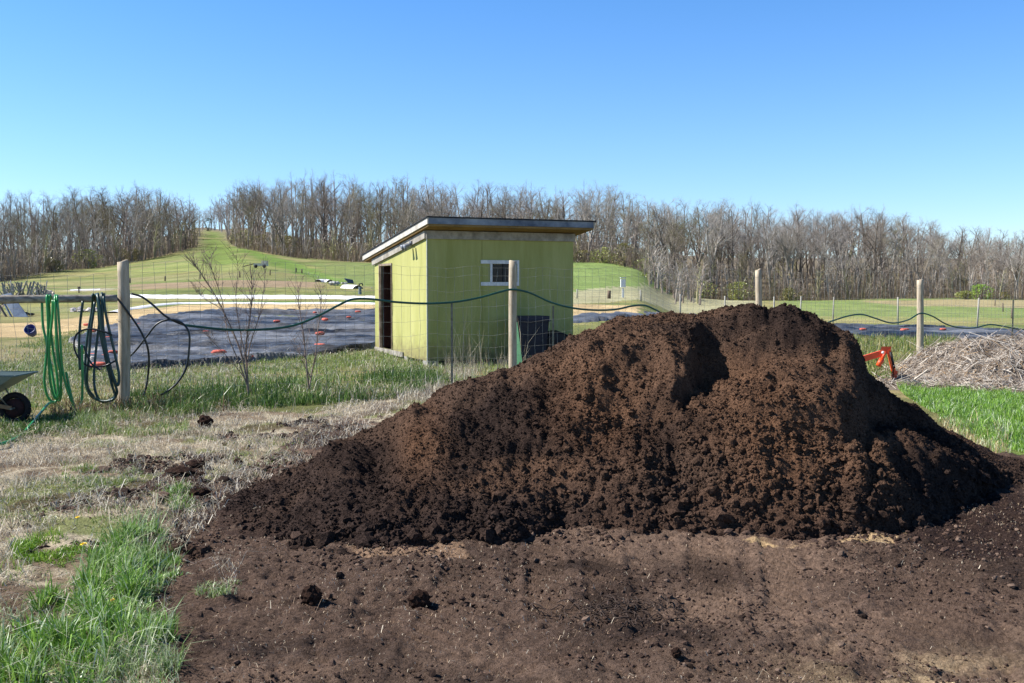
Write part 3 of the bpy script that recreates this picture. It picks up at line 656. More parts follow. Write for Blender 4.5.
hose('hose', HG, [
   [(48, 300, 13.65), (47.5, 295.5, 13.5), (47, 300, 13.42), (48, 330, 13.42), (46, 360, 13.42), (44.5, 380, 13.42), (47, 395, 13.44), (53, 402, 13.46), (58, 397, 13.48), (57, 375, 13.5), (53, 350, 13.5), (50, 320, 13.5), (49, 300, 13.44), (50.5, 295.5, 13.5), (51, 300, 13.64)],
   [(42, 303, 13.66), (43, 325, 13.66), (47, 345, 13.64), (52, 372, 13.6), (56, 395, 13.55), (60, 400, 13.5), (61, 385, 13.46), (58, 350, 13.42), (56, 320, 13.4), (55, 302, 13.4), (55.5, 295.5, 13.5), (56, 302, 13.66)],
   [(57, 302, 13.64), (57, 295.7, 13.5), (57.5, 302, 13.4), (60, 335, 13.4), (62, 365, 13.42), (66, 385, 13.44), (72, 402, 13.46), (76, 410, 13.46), (80, 408, 13.48), (82, 398, 13.5), (82.5, 375, 13.5), (82, 345, 13.5)],
   [(55, 300, 13.38), (56, 330, 13.38), (58, 360, 13.4), (61, 375, 13.42), (60, 392, 13.44), (55, 398, 13.46), (50, 380, 13.44), (49, 350, 13.42), (52, 320, 13.4), (53, 300, 13.4)],
   [(66, 372, 13.46), (71, 395, 13.46), (75, 408, 13.46)],
   [(62, 411, 13.7), (57, 405, 13.45), (50, 403, 13.2), (43, 410, 12.7), (33, 422, 11.9), (22, 434, 11.1), (10, 441, 10.5), (-8, 445, 10.2), (-40, 444, 10.3)]],
   .0165, 'bright green hose looped over the wooden rail, its end trailing in the grass')
Yd = 13.8
hose('hose', HD, [
   [(98, 300, Yd+.12), (98, 294, Yd), (98, 300, Yd-.1), (100, 330, Yd-.1), (106, 360, Yd-.1), (112, 385, Yd-.08), (115, 397, Yd-.05), (108, 401, Yd-.04), (98, 400, Yd), (89, 393, Yd+.02), (85, 375, Yd+.04), (87, 340, Yd+.08), (92, 310, Yd+.12), (93, 294, Yd)],
   [(102, 301, Yd+.1), (102, 293.5, Yd), (102, 301, Yd-.1), (104, 335, Yd-.11), (110, 365, Yd-.11), (117, 385, Yd-.1), (119, 375, Yd-.08), (114, 350, Yd-.08), (107, 320, Yd-.1), (104, 300, Yd-.1), (104, 294, Yd)],
   [(95, 300, Yd+.1), (96, 294.5, Yd), (99, 302, Yd-.12), (103, 340, Yd-.12), (110, 370, Yd-.1), (117, 392, Yd-.06), (110, 400, Yd), (103, 402, Yd), (97, 396, Yd+.02), (94, 380, Yd+.05), (96, 350, Yd+.1), (101, 310, Yd+.14)],
   [(95, 302, Yd-.09), (91, 330, Yd-.1), (89, 355, Yd-.1), (87, 375, Yd-.08), (88, 388, Yd-.06), (94, 397, Yd-.02)],
   [(83, 301, Yd), (80, 325, Yd), (79, 350, Yd), (80, 370, Yd)]],
   .018, 'dark green hose hanging in a thick bundle beside the first fence post')
hose('hose', HB, [
   [(112, 335, Yd-.14), (102, 331, Yd-.14), (88, 329, Yd-.14), (77, 334, Yd-.14), (74, 345, Yd-.14), (78, 357, Yd-.14), (88, 366, Yd-.14), (104, 366, Yd-.14), (115, 361, Yd-.14)],
   [(82.5, 345, 13.62), (80.5, 350, 13.6), (82, 368, 13.6)], [(84, 346, 13.6), (87, 355, 13.6), (92, 364, 13.6), (100, 370, 13.6)]],
   .0125, 'black hose coiled in a loose ring left of the first fence post')
Yr = 14.35
hose('hose', HB, [
   [(116, 297, 14.08), (121, 303, 14.08), (130, 315, 14.15), (140, 330, 14.2), (147, 345, 14.25), (149, 360, 14.3), (148, 375, 14.35), (146, 388, 14.35), (143, 396, 14.4)],
   [(128, 358, Yr), (136, 350, Yr), (147, 336, Yr), (157, 324, Yr), (170, 319.5, Yr), (182, 323, Yr), (189, 333, Yr), (189, 350, Yr), (186, 368, Yr), (178, 382, Yr), (168, 391, Yr), (161, 395, Yr)],
   [(131, 293.5, 14.3), (142, 297, 14.3), (153, 305, 14.33), (164, 315, 14.35), (174, 321, 14.4), (184, 325, 14.45)]],
   .0145, 'black hose in two wide loops right of the first fence post')
lh = [(184, 325), (200, 327), (225, 329.5), (250, 330), (280, 328), (300, 323.5), (320, 315), (338, 305.5), (352, 299.5), (370, 299), (395, 302), (425, 303.5), (455, 302), (480, 297.5), (500, 292), (513, 289.5), (530, 293), (550, 302), (570, 307.5), (592, 310), (615, 309.5), (632, 306), (645, 305.5), (656, 310), (672, 318), (700, 324), (730, 318), (758, 310), (790, 322), (815, 326), (832, 321), (848, 316), (862, 314.5), (876, 318.5), (892, 323), (908, 320), (920, 313.5), (932, 316), (945, 323.5), (958, 327.5), (974, 328), (990, 324.5), (1004, 326.5), (1020, 329), (1040, 329), (1075, 322), (1104, 316)]
def fenceY(px):
    u = (px-CX)/F
    for k in range(len(bases)-1):
        a, b = bases[k], bases[k+1]
        if px <= PY[k+1][0] or k == len(bases)-2:
            # intersect x = u*y with segment
            dx, dy = b[0]-a[0], b[1]-a[1]; t = (u*a[1]-a[0])/(dx-u*dy); return a[1]+t*dy-.13
mb = MB(); w = spline([P(px, py, fenceY(px)) for px, py in lh], 6); mb.tube(w, .0175, 8)
o = mb.build('hose', HT, None, (w[0][0], w[0][1], 0), True); tag(o, 'long dark green water line draped in shallow waves along the whole wire fence', 'hose', 'garden hoses on the fence')
ends = MB(); 

# blue lantern-like bucket hanging on the wire
e0 = P(31, 331, 13.7); mb = MB()
prof = [(.0, -.075), (.05, -.07), (.065, -.02), (.072, .03), (.075, .055), (.068, .055), (.06, -.03), (.0, -.05)]
an = np.linspace(0, 2*math.pi, 21)[:-1]; Vv = np.array([[r_*math.cos(t), r_*math.sin(t), z_] for r_, z_ in prof for t in an]); Qq = [(i*20+j, i*20+(j+1) % 20, (i+1)*20+(j+1) % 20, (i+1)*20+j) for i in range(len(prof)-1) for j in range(20)]
e = empty('bucket', tuple(e0), 'small dark blue bucket hanging on the fence under the rail, far left', 'bucket')
tilt = R(55); rm = np.array([[1, 0, 0], [0, math.cos(tilt), -math.sin(tilt)], [0, math.sin(tilt), math.cos(tilt)]])
mb.add(Vv@rm.T, Qq); mb.build('body', mat('blue_plastic', s2l((22, 36, 110)), s2l((30, 46, 130)), 5, .35, spec=.5), e, None, True)
mb = MB(); mb.tube([(-.07, 0, .02), (-.05, 0, .09), (0, 0, .13), (.05, 0, .09), (.07, 0, .02)], .003, 5); mb.tube([(0, 0, .13), (0, 0, .38)], .002, 4); mb.build('handle', WIRE, e)

# ------------------------------------------------------------------ WHEELBARROW at the left edge
def wheelbarrow(name, origin, ang, label, tray_m, s=1.0, pitch=0.0, dark=False):
    e = empty(name, tuple(origin), label, 'wheelbarrow'); e.rotation_euler = (0, pitch, ang); e.scale = (s, s, s)
    mb = MB()                        # local x: towards the wheel. tray
    top = [(-.50, -.33, .60), (.76, -.33, .60), (.76, .33, .60), (-.50, .33, .60)]; bot = [(-.38, -.22, .34), (.28, -.18, .31), (.28, .18, .31), (-.38, .22, .34)]
    top = np.array(top, float); bot = np.array(bot, float); ins = lambda a, z_: (a-a.mean(0))*.965+a.mean(0)+[0, 0, z_]
    Vt = np.concatenate([bot, top, ins(bot, .02), ins(top, .0)])
    mb.add(Vt, [(0, 3, 2, 1)]+[(i, (i+1) % 4, 4+(i+1) % 4, 4+i) for i in range(4)]+[(8, 9, 10, 11)]+[(8+(i+1) % 4, 8+i, 12+i, 12+(i+1) % 4) for i in range(4)])
    mb.build('tray', tray_m, e)
    mb = MB(); rim = np.concatenate([top, top[:1]]); 
    for i in range(4): mb.tube([rim[i], rim[i+1]], .011, 6)
    mb.build('tray_rim', tray_m, e, None, True)
    hm = mat('barrow_handle', s2l((120, 96, 70)), s2l((150, 124, 92)), 5, .8)
    if dark: hm = mat('dark_barrow_handle', s2l((40, 42, 50)), s2l((56, 56, 60)), 5, .8)
    for sgn in (-1, 1):
        mb = MB(); mb.bar((-1.0, .30*sgn, .56), (.62, .10*sgn, .20), .035, .045); mb.build('handle', hm, e)
        mb = MB(); mb.tube([(-.35, .25*sgn, .40), (-.42, .25*sgn, .02), (-.30, .25*sgn, .01), (-.1, .2*sgn, .33)], .012, 6); mb.build('leg', STEEL, e, None, True)
        mb = MB(); mb.tube([(.58, .09*sgn, .21), (.42, .16*sgn, .45), (.30, .2*sgn, .5)], .009, 6); mb.build('brace', STEEL, e, None, True)
    wmat = mat('black_rubber', s2l((22, 20, 22)), s2l((34, 30, 30)), 30, .8)
    we = MB(); c = np.array([.62, 0, .19]); an = np.linspace(0, 2*math.pi, 33)
    ring = [(c[0]+.155*math.cos(t), 0, c[2]+.155*math.sin(t)) for t in an]; we.tube(ring, .038, 10, False); tw = we.build('wheel', wmat, e, None, True)
    rb = MB(); rb.tube([(c[0], -.02, c[2]), (c[0], .02, c[2])], .115, 20); ro = rb.build('rim', mat('rusty_rim', s2l((64, 36, 34)), s2l((40, 30, 30)), 9, .8), tw, None, True)
    ax = MB(); ax.tube([(c[0], -.12, c[2]), (c[0], .12, c[2])], .012, 8); ax.build('axle', STEEL, e)
    return e
b = hit(13, 423); wz = float(gnd(b[0], b[1]))
wheelbarrow('wheelbarrow', (b[0]-.60, b[1]+.0, wz), R(2), 'grey green wheelbarrow cut by the left edge, its black wheel to the right', mat('grey_green_tray', s2l((84, 104, 104)), s2l((104, 122, 118)), 5, .5))

# ------------------------------------------------------------------ SHED
C0 = np.array([-1.768, 21.3, 0.0]); E1 = np.array([.927, .375, 0.]); E2 = np.array([-.375, .927, 0.]); UP = np.array([0, 0, 1.])
W_, D_ = 3.36, 4.3
zb = 0.12
def S(a, b, z_): return C0+E1*a+E2*b+UP*z_
AX = (E1, E2, UP)
she = empty('garden_shed', tuple(C0), 'small lime green shed with a sloping flat roof behind the fence', 'shed')
def wallmat(name):
    m = mat(name, s2l((150, 150, 84)), s2l((172, 170, 108)), 1.6, .75, .25, 14, detail=8, spec=.25, stretch=(1.6, 1.6, .25))
    nt = m.node_tree; N = nt.nodes.new; L = nt.links.new; b = [n for n in nt.nodes if n.type == 'BSDF_PRINCIPLED'][0]; src = b.inputs['Base Color'].links[0].from_socket
    tc = N('ShaderNodeTexCoord'); sx = N('ShaderNodeSeparateXYZ'); L(tc.outputs['Object'], sx.inputs[0]); nz = N('ShaderNodeTexNoise'); nz.inputs['Scale'].default_value = 7; nz.inputs['Detail'].default_value = 7; L(tc.outputs['Object'], nz.inputs[0])
    ma = N('ShaderNodeMath'); ma.operation = 'MULTIPLY_ADD'; L(nz.outputs[0], ma.inputs[0]); ma.inputs[1].default_value = -.9; L(sx.outputs[2], ma.inputs[2])
    mr = N('ShaderNodeMapRange'); L(ma.outputs[0], mr.inputs[0]); mr.inputs[1].default_value = -.35; mr.inputs[2].default_value = .12; mr.inputs[3].default_value = .75; mr.inputs[4].default_value = 0
    mx = N('ShaderNodeMix'); mx.data_type = 'RGBA'; L(mr.outputs[0], mx.inputs[0]); L(src, mx.inputs[6]); mx.inputs[7].default_value = (*s2l((112, 98, 70)), 1); L(mx.outputs[2], b.inputs['Base Color'])
    return m
WG = wallmat('lime_painted_panel'); TRIM = mat('grey_weathered_trim', s2l((120, 114, 104)), s2l((168, 162, 150)), 4, .85, .4, 18, stretch=(1, 1, 1)); WHT = mat('white_painted_trim', s2l((196, 196, 196)), s2l((224, 224, 222)), 9, .7, .3)
def zside(b, a=0): return 2.80-.108*b
def quadbox(mb, a0, a1, b0, b1, z0a, z0b, z1a, z1b):     # slab whose z can vary along b
    mb.hexa([S(a0, b0, z0a), S(a1, b0, z0a), S(a1, b1, z0b), S(a0, b1, z0b), S(a0, b0, z1a), S(a1, b0, z1a), S(a1, b1, z1b), S(a0, b1, z1b)])
th = .06
mb = MB()                            # front wall round the window opening
wa0, wa1, wz0, wz1 = 1.45, 2.0, 1.77, 2.157
zt = 2.66
quadbox(mb, 0, wa0, 0, th, zb, zb, zt, zt); quadbox(mb, wa1, W_, 0, th, zb, zb, zt, zt)
quadbox(mb, wa0, wa1, 0, th, zb, zb, wz0, wz0); quadbox(mb, wa0, wa1, 0, th, wz1, wz1, zt, zt)
fw = mb.build('wall', WG, she, C0)
mb = MB()                            # joint battens between plywood sheets
mb.box(S(1.22, -.0045, (zb+zt)/2), (.004, .006, zt-zb-.02), AX)
mb.build('panel_joint', mat('panel_joint', s2l((136, 134, 72))), she, C0)
mb = MB()                            # side wall with door opening
da0, da1, dz0, dz1 = 2.72, 3.78, .20, 2.17
quadbox(mb, 0, th, th+.002, da0, zb, zb, zside(0)-.12, zside(da0)-.12); quadbox(mb, 0, th, da1, D_, zb, zb, zside(da1)-.12, zside(D_)-.12)
quadbox(mb, 0, th, da0, da1, dz1, dz1, zside(da0)-.12, zside(da1)-.12); quadbox(mb, 0, th, da0, da1, zb, zb, dz0, dz0)
mb.build('wall', WG, she, C0)
mb = MB(); quadbox(mb, W_-th, W_, th+.002, D_, zb, zb, zside(0)-.12, zside(D_)-.12); mb.build('wall', WG, she, C0)
mb = MB(); quadbox(mb, th+.002, W_-th-.002, D_-th, D_, zb, zb, zside(D_)-.12, zside(D_)-.12); mb.build('wall', WG, she, C0)
mb = MB(); quadbox(mb, th+.01, W_-th-.01, th+.01, D_-th-.01, zb+.02, zb+.02, zb+.06, zb+.06); mb.build('floor', mat('dark_floor_board', s2l((70, 56, 44)), s2l((90, 72, 56)), 4, .9), she, C0)
# beam under the roof
mb = MB(); mb.hexa([S(-.02, -.045, zt), S(W_+.02, -.045, zt), S(W_+.02, th, zt), S(-.02, th, zt), S(-.02, -.045, 2.83), S(W_+.02, -.045, 2.83), S(W_+.02, th, 2.82), S(-.02, th, 2.82)]); mb.build('header_beam', TRIM, she, C0)
for a0, a1 in ((-.05, -.005), (W_+.005, W_+.05)):
    mb = MB(); quadbox(mb, a0, a1, -.0, D_+.1, zside(0)-.13, zside(D_)-.13, zside(0)+.03, zside(D_)+.02); mb.build('side_beam', TRIM, she, C0)
# roof: deck, fascia boards, shingle layer
oa0, oa1, ob0, ob1 = -.14, W_+.27, -.5, D_+.68
def zr(b): return 2.865-.108*b
def rf(mb, a0, a1, b0, b1, lo, hi): quadbox(mb, a0, a1, b0, b1, zr(b0)+lo, zr(b1)+lo, zr(b0)+hi, zr(b1)+hi)
roof = MB(); rf(roof, oa0+.03, oa1-.03, ob0+.03, ob1-.03, -.02, .02); ro = roof.build('roof', mat('plywood_soffit', s2l((122, 98, 60)), s2l((150, 122, 76)), 3, .85, .2), she, C0)
mb = MB()
for k in range(7):
    a = oa0+.1+k*(oa1-oa0-.25)/6; rf(mb, a, a+.04, ob0+.031, ob1-.031, .02, .13)
mb.build('rafter', TRIM, ro, C0)
mb = MB(); rf(mb, oa0, oa0+.028, ob0, ob1, +.02, .145); mb.build('fascia', mat('pale_fascia', s2l((196, 192, 184)), s2l((164, 158, 148)), 4, .85, .4, 30), ro, C0)
mb = MB(); rf(mb, oa1-.028, oa1, ob0, ob1, +.02, .145); mb.build('fascia', TRIM, ro, C0)
FG = mat('shade_tinted_fascia', s2l((70, 80, 98)), s2l((150, 158, 168)), .7, .7, .3, 20, mixlo=.4, mixhi=.6)  # front board's blue-grey is shade put into its colour
mb = MB(); rf(mb, oa0+.029, oa1-.029, ob0, ob0+.028, +.02, .145); mb.build('fascia', FG, ro, C0)
mb = MB(); rf(mb, oa0+.029, oa1-.029, ob1-.028, ob1, +.02, .145); mb.build('fascia', TRIM, ro, C0)
mb = MB(); SH = mat('black_roof_felt', s2l((34, 36, 42)), s2l((54, 56, 62)), 40, .85, .5)
nst = 16
for k in range(nst):
    b0 = ob0-.03+(ob1-ob0+.06)*k/nst; b1 = ob0-.03+(ob1-ob0+.06)*(k+1)/nst
    a_, b_ = b0, b1-.004; lo = .147
    mb.hexa([S(oa0-.025, a_, zr(a_)+lo), S(oa1+.025, a_, zr(a_)+lo), S(oa1+.025, b_, zr(b_)+lo), S(oa0-.025, b_, zr(b_)+lo), S(oa0-.025, a_, zr(a_)+lo+.022), S(oa1+.025, a_, zr(a_)+lo+.022), S(oa1+.025, b_, zr(b_)+lo+.014), S(oa0-.025, b_, zr(b_)+lo+.014)])
mb.build('roof_felt', SH, ro, C0)
# window
mb = MB(); mb.box(S((1.19+2.04)/2, -.014, (wz1+2.235)/2), (2.04-1.19, .024, .075), AX); mb.box(S((1.19+2.04)/2, -.014, 1.73), (.85, .024, .078), AX)
mb.box(S(1.425, -.013, (wz0+wz1)/2), (.05, .022, wz1-wz0-.004), AX); mb.box(S(2.045, -.0155, (wz0+wz1)/2+.0), (.04, .022, wz1-wz0+.16), AX); wn = mb.build('window', WHT, she, C0)
SAM = mat('dark_sash', s2l((60, 60, 58)))
for xx_, w1 in ((wa0+.012, .022), ((wa0+wa1)/2, .03), (wa1-.012, .022)):
    mb = MB(); mb.box(S(xx_, .03, (wz0+wz1)/2), (w1, .025, wz1-wz0-.002), AX); mb.build('sash_bar', SAM, wn, C0)
gm_, gnt, gb, gout = newmat('window_glass'); gb.inputs['Base Color'].default_value = (.02, .02, .025, 1); gb.inputs['Roughness'].default_value = .15; gb.inputs['Transmission Weight'].default_value = .3; gb.inputs['Specular IOR Level'].default_value = .05
mb = MB(); mb.box(S((wa0+wa1)/2, .045, (wz0+wz1)/2), (wa1-wa0-.004, .004, wz1-wz0-.004), AX); mb.build('pane', gm_, wn, C0)
# door frame, sill, corner boards
mb = MB(); mb.box(S(-.014, da1+.03, (dz0+dz1)/2), (.026, .07, dz1-dz0+.1), AX); mb.box(S(-.014, da0-.012, (dz0+dz1)/2), (.024, .024, dz1-dz0), AX); mb.box(S(-.014, (da0+da1)/2-.02, dz1+.03), (.024, da1-da0+.02, .05), AX); mb.box(S(.02, da1-.02, (dz0+dz1)/2), (.04, .035, dz1-dz0-.01), AX)
mb.build('door_frame', mat('brown_door_frame', s2l((110, 88, 70)), s2l((150, 138, 120)), 6, .85), she, C0)
mb = MB(); mb.box(S(-.02, 3.0, .15), (.035, 2.5, .11), AX); mb.build('sill_board', TRIM, she, C0)
mb = MB(); mb.box(S(.0, -.006, (zb+zt)/2), (.016, .010, zt-zb), AX); mb.build('corner_bead', WHT, she, C0)
# door ajar inside
mb = MB(); q0 = S(.075, da1-.04, 0); dv = E1*.93+E2*.36; dv /= np.linalg.norm(dv); mb.box(q0+dv*.5+UP*(dz0+dz1)/2, (1.0, .035, dz1-dz0-.02), (dv, np.cross(UP, dv), UP)); dr = mb.build('door', mat('dark_red_door', s2l((70, 44, 40)), s2l((90, 58, 50)), 5, .8), she, C0)
# foundation blocks
CONC = mat('concrete_block', s2l((120, 118, 114)), s2l((160, 156, 150)), 12, .95, .5)
for (a, b) in [(.1, .12), (.1, 1.6), (.1, 4.1), (1.7, .12), (3.2, .12), (3.2, 4.1)]:
    mb = MB(); p_ = S(a, b, 0); g0 = float(gz(p_[0], p_[1])); mb.box(p_+UP*((g0-.1+zb)/2), (.2, .38, zb-g0+.1), AX); mb.build('foundation_block', CONC, she, C0)
mb = MB(); mb.box(S(1.7, .03, .07), (3.0, .03, .09), AX); mb.build('skirt_board', mat('dark_skirt', s2l((60, 50, 40)), s2l((90, 80, 66)), 8, .9), she, C0)
# twin flood light under the eave
fl_ = MB(); base = S(-.06, .95, 2.62); fl_.box(base, (.04, .16, .06), AX); lo_ = fl_.build('flood_light', mat('grey_fitting', s2l((90, 92, 98)), s2l((120, 122, 128)), 8, .5), she, C0)
for db in (-.12, .1):
    m2 = MB(); c = base+E2*db-E1*.09-UP*.07; m2.tube([c+E1*.06+UP*.03, c-E1*.05-UP*.03, c-E1*.085-UP*.05], [.035, .06, .075], 12); m2.build('lamp_head', mat('lamp_head', s2l((70, 72, 80)), s2l((150, 156, 168)), 9, .4), lo_, C0, True)

# things leaning by the shed front
NAVY = mat('navy_plastic', s2l((24, 26, 40)), s2l((36, 38, 54)), 6, .6)
bo_ = S(2.12, -.55, 0); bo_[2] = float(gz(bo_[0], bo_[1])); e = empty('storage_bin', tuple(bo_), 'dark navy bin standing against the green shed wall behind the heap edge', 'bin')
def BX(a, b, z_): return E1*a+E2*b+UP*z_
def frus(mb, a0, a1, b0, b1, z0, z1, g): mb.hexa([BX(a0+g, b0+g, z0), BX(a1-g, b0+g, z0), BX(a1-g, b1-g, z0), BX(a0+g, b1-g, z0), BX(a0, b0, z1), BX(a1, b0, z1), BX(a1, b1, z1), BX(a0, b1, z1)])
mb = MB(); frus(mb, -.36, .30, -.25, .25, 0, .92, .07); mb.build('body', NAVY, e)
mb = MB(); frus(mb, -.39, .33, -.28, .28, .922, .96, .0); mb.build('rim', NAVY, e)
mb = MB(); frus(mb, -.37, .31, -.26, .26, .962, 1.04, -.0); 
mb.build('lid', mat('faded_navy_lid', s2l((34, 36, 52)), s2l((48, 50, 66)), 4, .6), e)
be_ = S(2.72, -.42, 0); be_[2] = float(gz(be_[0], be_[1])); e = empty('steel_tub', tuple(be_), 'round black tub leaning on its side next to the navy bin', 'tub')
mb = MB(); ax3 = E2*.9+UP*.35; ax3 /= np.linalg.norm(ax3); c3 = UP*.38
mb.tube([c3-ax3*.12, c3-ax3*.1, c3+ax3*.18, c3+ax3*.2], [.34, .36, .30, .28], 22); mb.build('body', mat('black_tub', s2l((26, 26, 32)), s2l((40, 40, 46)), 6, .6), e, None, True)
mb = MB(); an = np.linspace(0, 2*math.pi, 25); u3 = E1; v3 = np.cross(ax3, E1); mb.tube([c3-ax3*.12+u3*.36*math.cos(t)+v3*.36*math.sin(t) for t in an], .014, 6, False); mb.build('rim', NAVY, e, None, True)
be = hitz(520, 359); mb = MB()
q = P(519, 352, 18.3); gx0 = on(519, 18.3)
mb.hexa([gx0+[-.14, -.0, -.02], gx0+[.10, -.0, -.02], gx0+[.10, .05, -.02], gx0+[-.14, .05, -.02], gx0+[-.14, .25, 1.02], gx0+[-.03, .25, 1.02], gx0+[-.03, .29, 1.02], gx0+[-.14, .29, 1.02]])
mb.build('garden_board', mat('mint_green_plastic', s2l((130, 190, 130)), s2l((150, 204, 148)), 5, .5), None, gx0, False)
tag(bpy.data.objects['garden_board'], 'pale mint green tapered board standing behind the middle fence post', 'board')

# ------------------------------------------------------------------ SILAGE SHEETS
TARP = mat('black_silage_sheet', s2l((30, 31, 34)), s2l((118, 119, 122)), .42, .45, 1.0, .8, stretch=(.35, 1.2, 1), spec=.4, dist=.3, mixlo=.42, mixhi=.62)  # the ramp's grey paints glossy highlight streaks over the black plastic
def sheet(name, pts, label, n=(150, 110), amp=.19):
    poly = np.array(wpoly(pts)); lo, hi = poly.min(0)-.5, poly.max(0)+.5
    a = np.linspace(lo[0], hi[0], n[0]); b = np.linspace(lo[1], hi[1], n[1]); A_, B2 = np.meshgrid(a, b); X_, Y_ = A_.ravel(), B2.ravel()
    wob = (fbm(X_, Y_, .5, 3)-.5)*.9
    ins = pip(X_+wob, Y_+wob, [tuple(p) for p in poly])
    fold = fbm(X_*.3+Y_*.1, Y_*.9, .7, 4, .55, True)-.5
    Z_ = gnd(X_, Y_)+.05+amp*(fold*1.6)+.5*amp*(fbm(X_, Y_, 2.2, 3)-.3)
    Z_ = np.where(ins, Z_, gnd(X_, Y_)-.08)
    i = np.arange(n[1]-1)[:, None]*n[0]; j = np.arange(n[0]-1)[None]; Q = np.stack([i+j, i+j+1, i+n[0]+j+1, i+n[0]+j], -1).reshape(-1, 4)
    Q = Q[ins[Q].any(1)]; u = np.unique(Q); rm = -np.ones(len(X_), int); rm[u] = np.arange(len(u))
    o_ = np.array([*poly.mean(0), 0]); Vv = np.stack([X_, Y_, Z_], -1)[u]-o_
    o = link(name, mesh_np(name, Vv, rm[Q], None, True), TARP, None, tuple(o_)); tag(o, label, 'ground sheet', 'black sheets spread on the beds'); return o
sheet('ground_sheet', [(82, 372), (120, 371), (200, 365), (300, 357), (378, 349), (400, 346), (420, 330), (410, 311), (300, 311), (215, 313), (150, 319), (98, 331), (78, 350)], 'wide crumpled black plastic sheet covering the bed left of the shed', (260, 200))
sheet('ground_sheet', [(574, 324), (660, 322), (700, 317), (690, 314.5), (640, 314), (574, 316)], 'black plastic sheet on the bed seen just right of the shed', (90, 60))
sheet('ground_sheet', [(790, 336), (860, 338), (925, 339), (1000, 338), (1060, 340), (1060, 331), (980, 330), (900, 328), (800, 327)], 'long black plastic sheet behind the brush heap, far right', (220, 60))
# red weight bags on the sheets
BAG = mat('orange_red_bag', s2l((214, 118, 98)), s2l((190, 76, 60)), 9, .7, .6, 16)
def bagmesh(seed):
    r = np.random.default_rng(seed); B, Fc = ICO2; v = B.copy(); e_ = np.sign(v)*np.abs(v)**.75
    v = e_*np.array([.27, .16, .085]); v *= (1+.18*(fbm(B[:, 0]*2+seed, B[:, 1]*2+B[:, 2], 1., 3)-.5))[:, None]
    ear = np.abs(B[:, 0]) > .8; v[ear, 2] *= .5; v[:, 2] += .06; return mesh_np('weight_bag', v, None, Fc, True)
bm_ = [bagmesh(s) for s in (1, 2, 3)]
for m_ in bm_: m_.materials.append(BAG)
bags = [(107, 341, .95, 40, 'upright rounded red bag on the sheet, seen through the dark hose bundle'), (94, 361, 1, 10, 'red weight bag at the left end of the big sheet, lowest of the cluster'), (104, 362, .9, -20, 'red weight bag beside the lowest one near the first post'), (113, 357, .8, 15, 'red weight bag just left of the first fence post'),
 (99, 371, 1.1, 3, 'long red weight bag on the grass edge of the sheet'), (95, 333, .8, 30, 'pale red bag at the far left corner of the big sheet'), (87, 326, .9, 0, 'faded pink bag lying past the left corner of the big sheet'), (140, 327, .9, 5, 'red weight bag on the far edge of the sheet right of the first post'),
 (206, 334, .8, 60, 'red weight bag on the sheet left of the tall sapling'), (219, 356, 1.25, 8, 'long orange red bag on the near edge of the sheet by the sapling'), (254, 359, .7, 20, 'small red bag right of the sapling stems on the near edge'), (277, 323, .9, 20, 'red weight bag in the middle of the sheet under the water line'),
 (294, 312.5, .8, 80, 'leftmost red bag on the far edge of the sheet'), (315, 313.5, .8, 70, 'middle red bag on the far edge of the sheet'), (325, 322, 1.1, -50, 'long red weight bag above the small sapling'), (320, 337, 1.1, 50, 'red weight bag beside the small sapling stems'), (320, 350, 1.2, 8, 'red weight bag near the front edge right of the small sapling'),
 (358, 313, .95, 10, 'red bag on the far edge of the sheet nearest the shed'), (349, 319.5, .7, 10, 'small flat red bag between the shed and the small sapling'),
 (863, 331, 1.0, 5, 'pale red bag on the right sheet beside the heap'), (905, 332, 1.3, 20, 'red bag on the right sheet left of the grey post'), (943, 331, .9, 0, 'red bag on the right sheet behind the grey post')]
for n_, (px, py, s, an_, lb) in enumerate(bags):
    h = hit(px, py+1.5); o = bpy.data.objects.new('weight_bag', bm_[n_ % 3]); COL.objects.link(o)
    o.location = (h[0], h[1], float(gnd(h[0], h[1]))+.09); o.rotation_euler = (0, 0, R(an_)); s = s*.52; o.scale = (s*1.0, s, s*1.1); tag(o, lb, 'weight bag', 'red bags weighing down the sheets')
# white row covers: long low fabric tunnels
WC = mat('white_fleece', s2l((214, 214, 218)), s2l((232, 232, 234)), 2, .9, .4)
def cover(pts, wdt, ht, label):
    w = [hit(*p) for p in pts]; w = spline(np.array([(a, b, 0) for a, b in w]), 14); mb = MB(); n = len(w); rows = 9; V = []
    tg = np.gradient(w, axis=0); tg /= np.linalg.norm(tg, axis=1, keepdims=True); nr = np.stack([-tg[:, 1], tg[:, 0]], -1)
    for i in range(n):
        for k in range(rows):
            f_ = k/(rows-1); s_ = (f_-.5)*wdt; X_ = w[i, 0]+nr[i, 0]*s_; Y_ = w[i, 1]+nr[i, 1]*s_
            V.append((X_, Y_, float(gnd(X_, Y_))+ht*math.sin(f_*math.pi)**.6*(.95+.06*math.sin(i*1.9+k))))
    V = np.array(V); o_ = V.mean(0); o_[2] = 0
    Q = [(i*rows+k, i*rows+k+1, (i+1)*rows+k+1, (i+1)*rows+k) for i in range(n-1) for k in range(rows-1)]
    mb.add(V, Q); o = mb.build('row_cover', WC, None, o_, True); tag(o, label, 'row cover', 'white covers over the field rows')
cover([(128, 297.5), (180, 298), (260, 298.5), (340, 299), (400, 299.5)], 1.3, .22, 'white fabric row cover in a long straight line across the field, the farther one')
cover([(112, 313), (135, 308.5), (165, 305), (190, 303.8), (260, 303.8), (330, 304), (400, 304.2)], .55, .08, 'thin white fabric strip bordering the tan bed, the nearer curved one')
cover([(318, 284), (324, 284), (330, 284.3)], 1.0, .25, 'short white covered bed on the hillside left of the shed')
cover([(345, 288), (352, 288.5), (358, 289)], 1.0, .3, 'tiny white strip beside the grey standpipe')
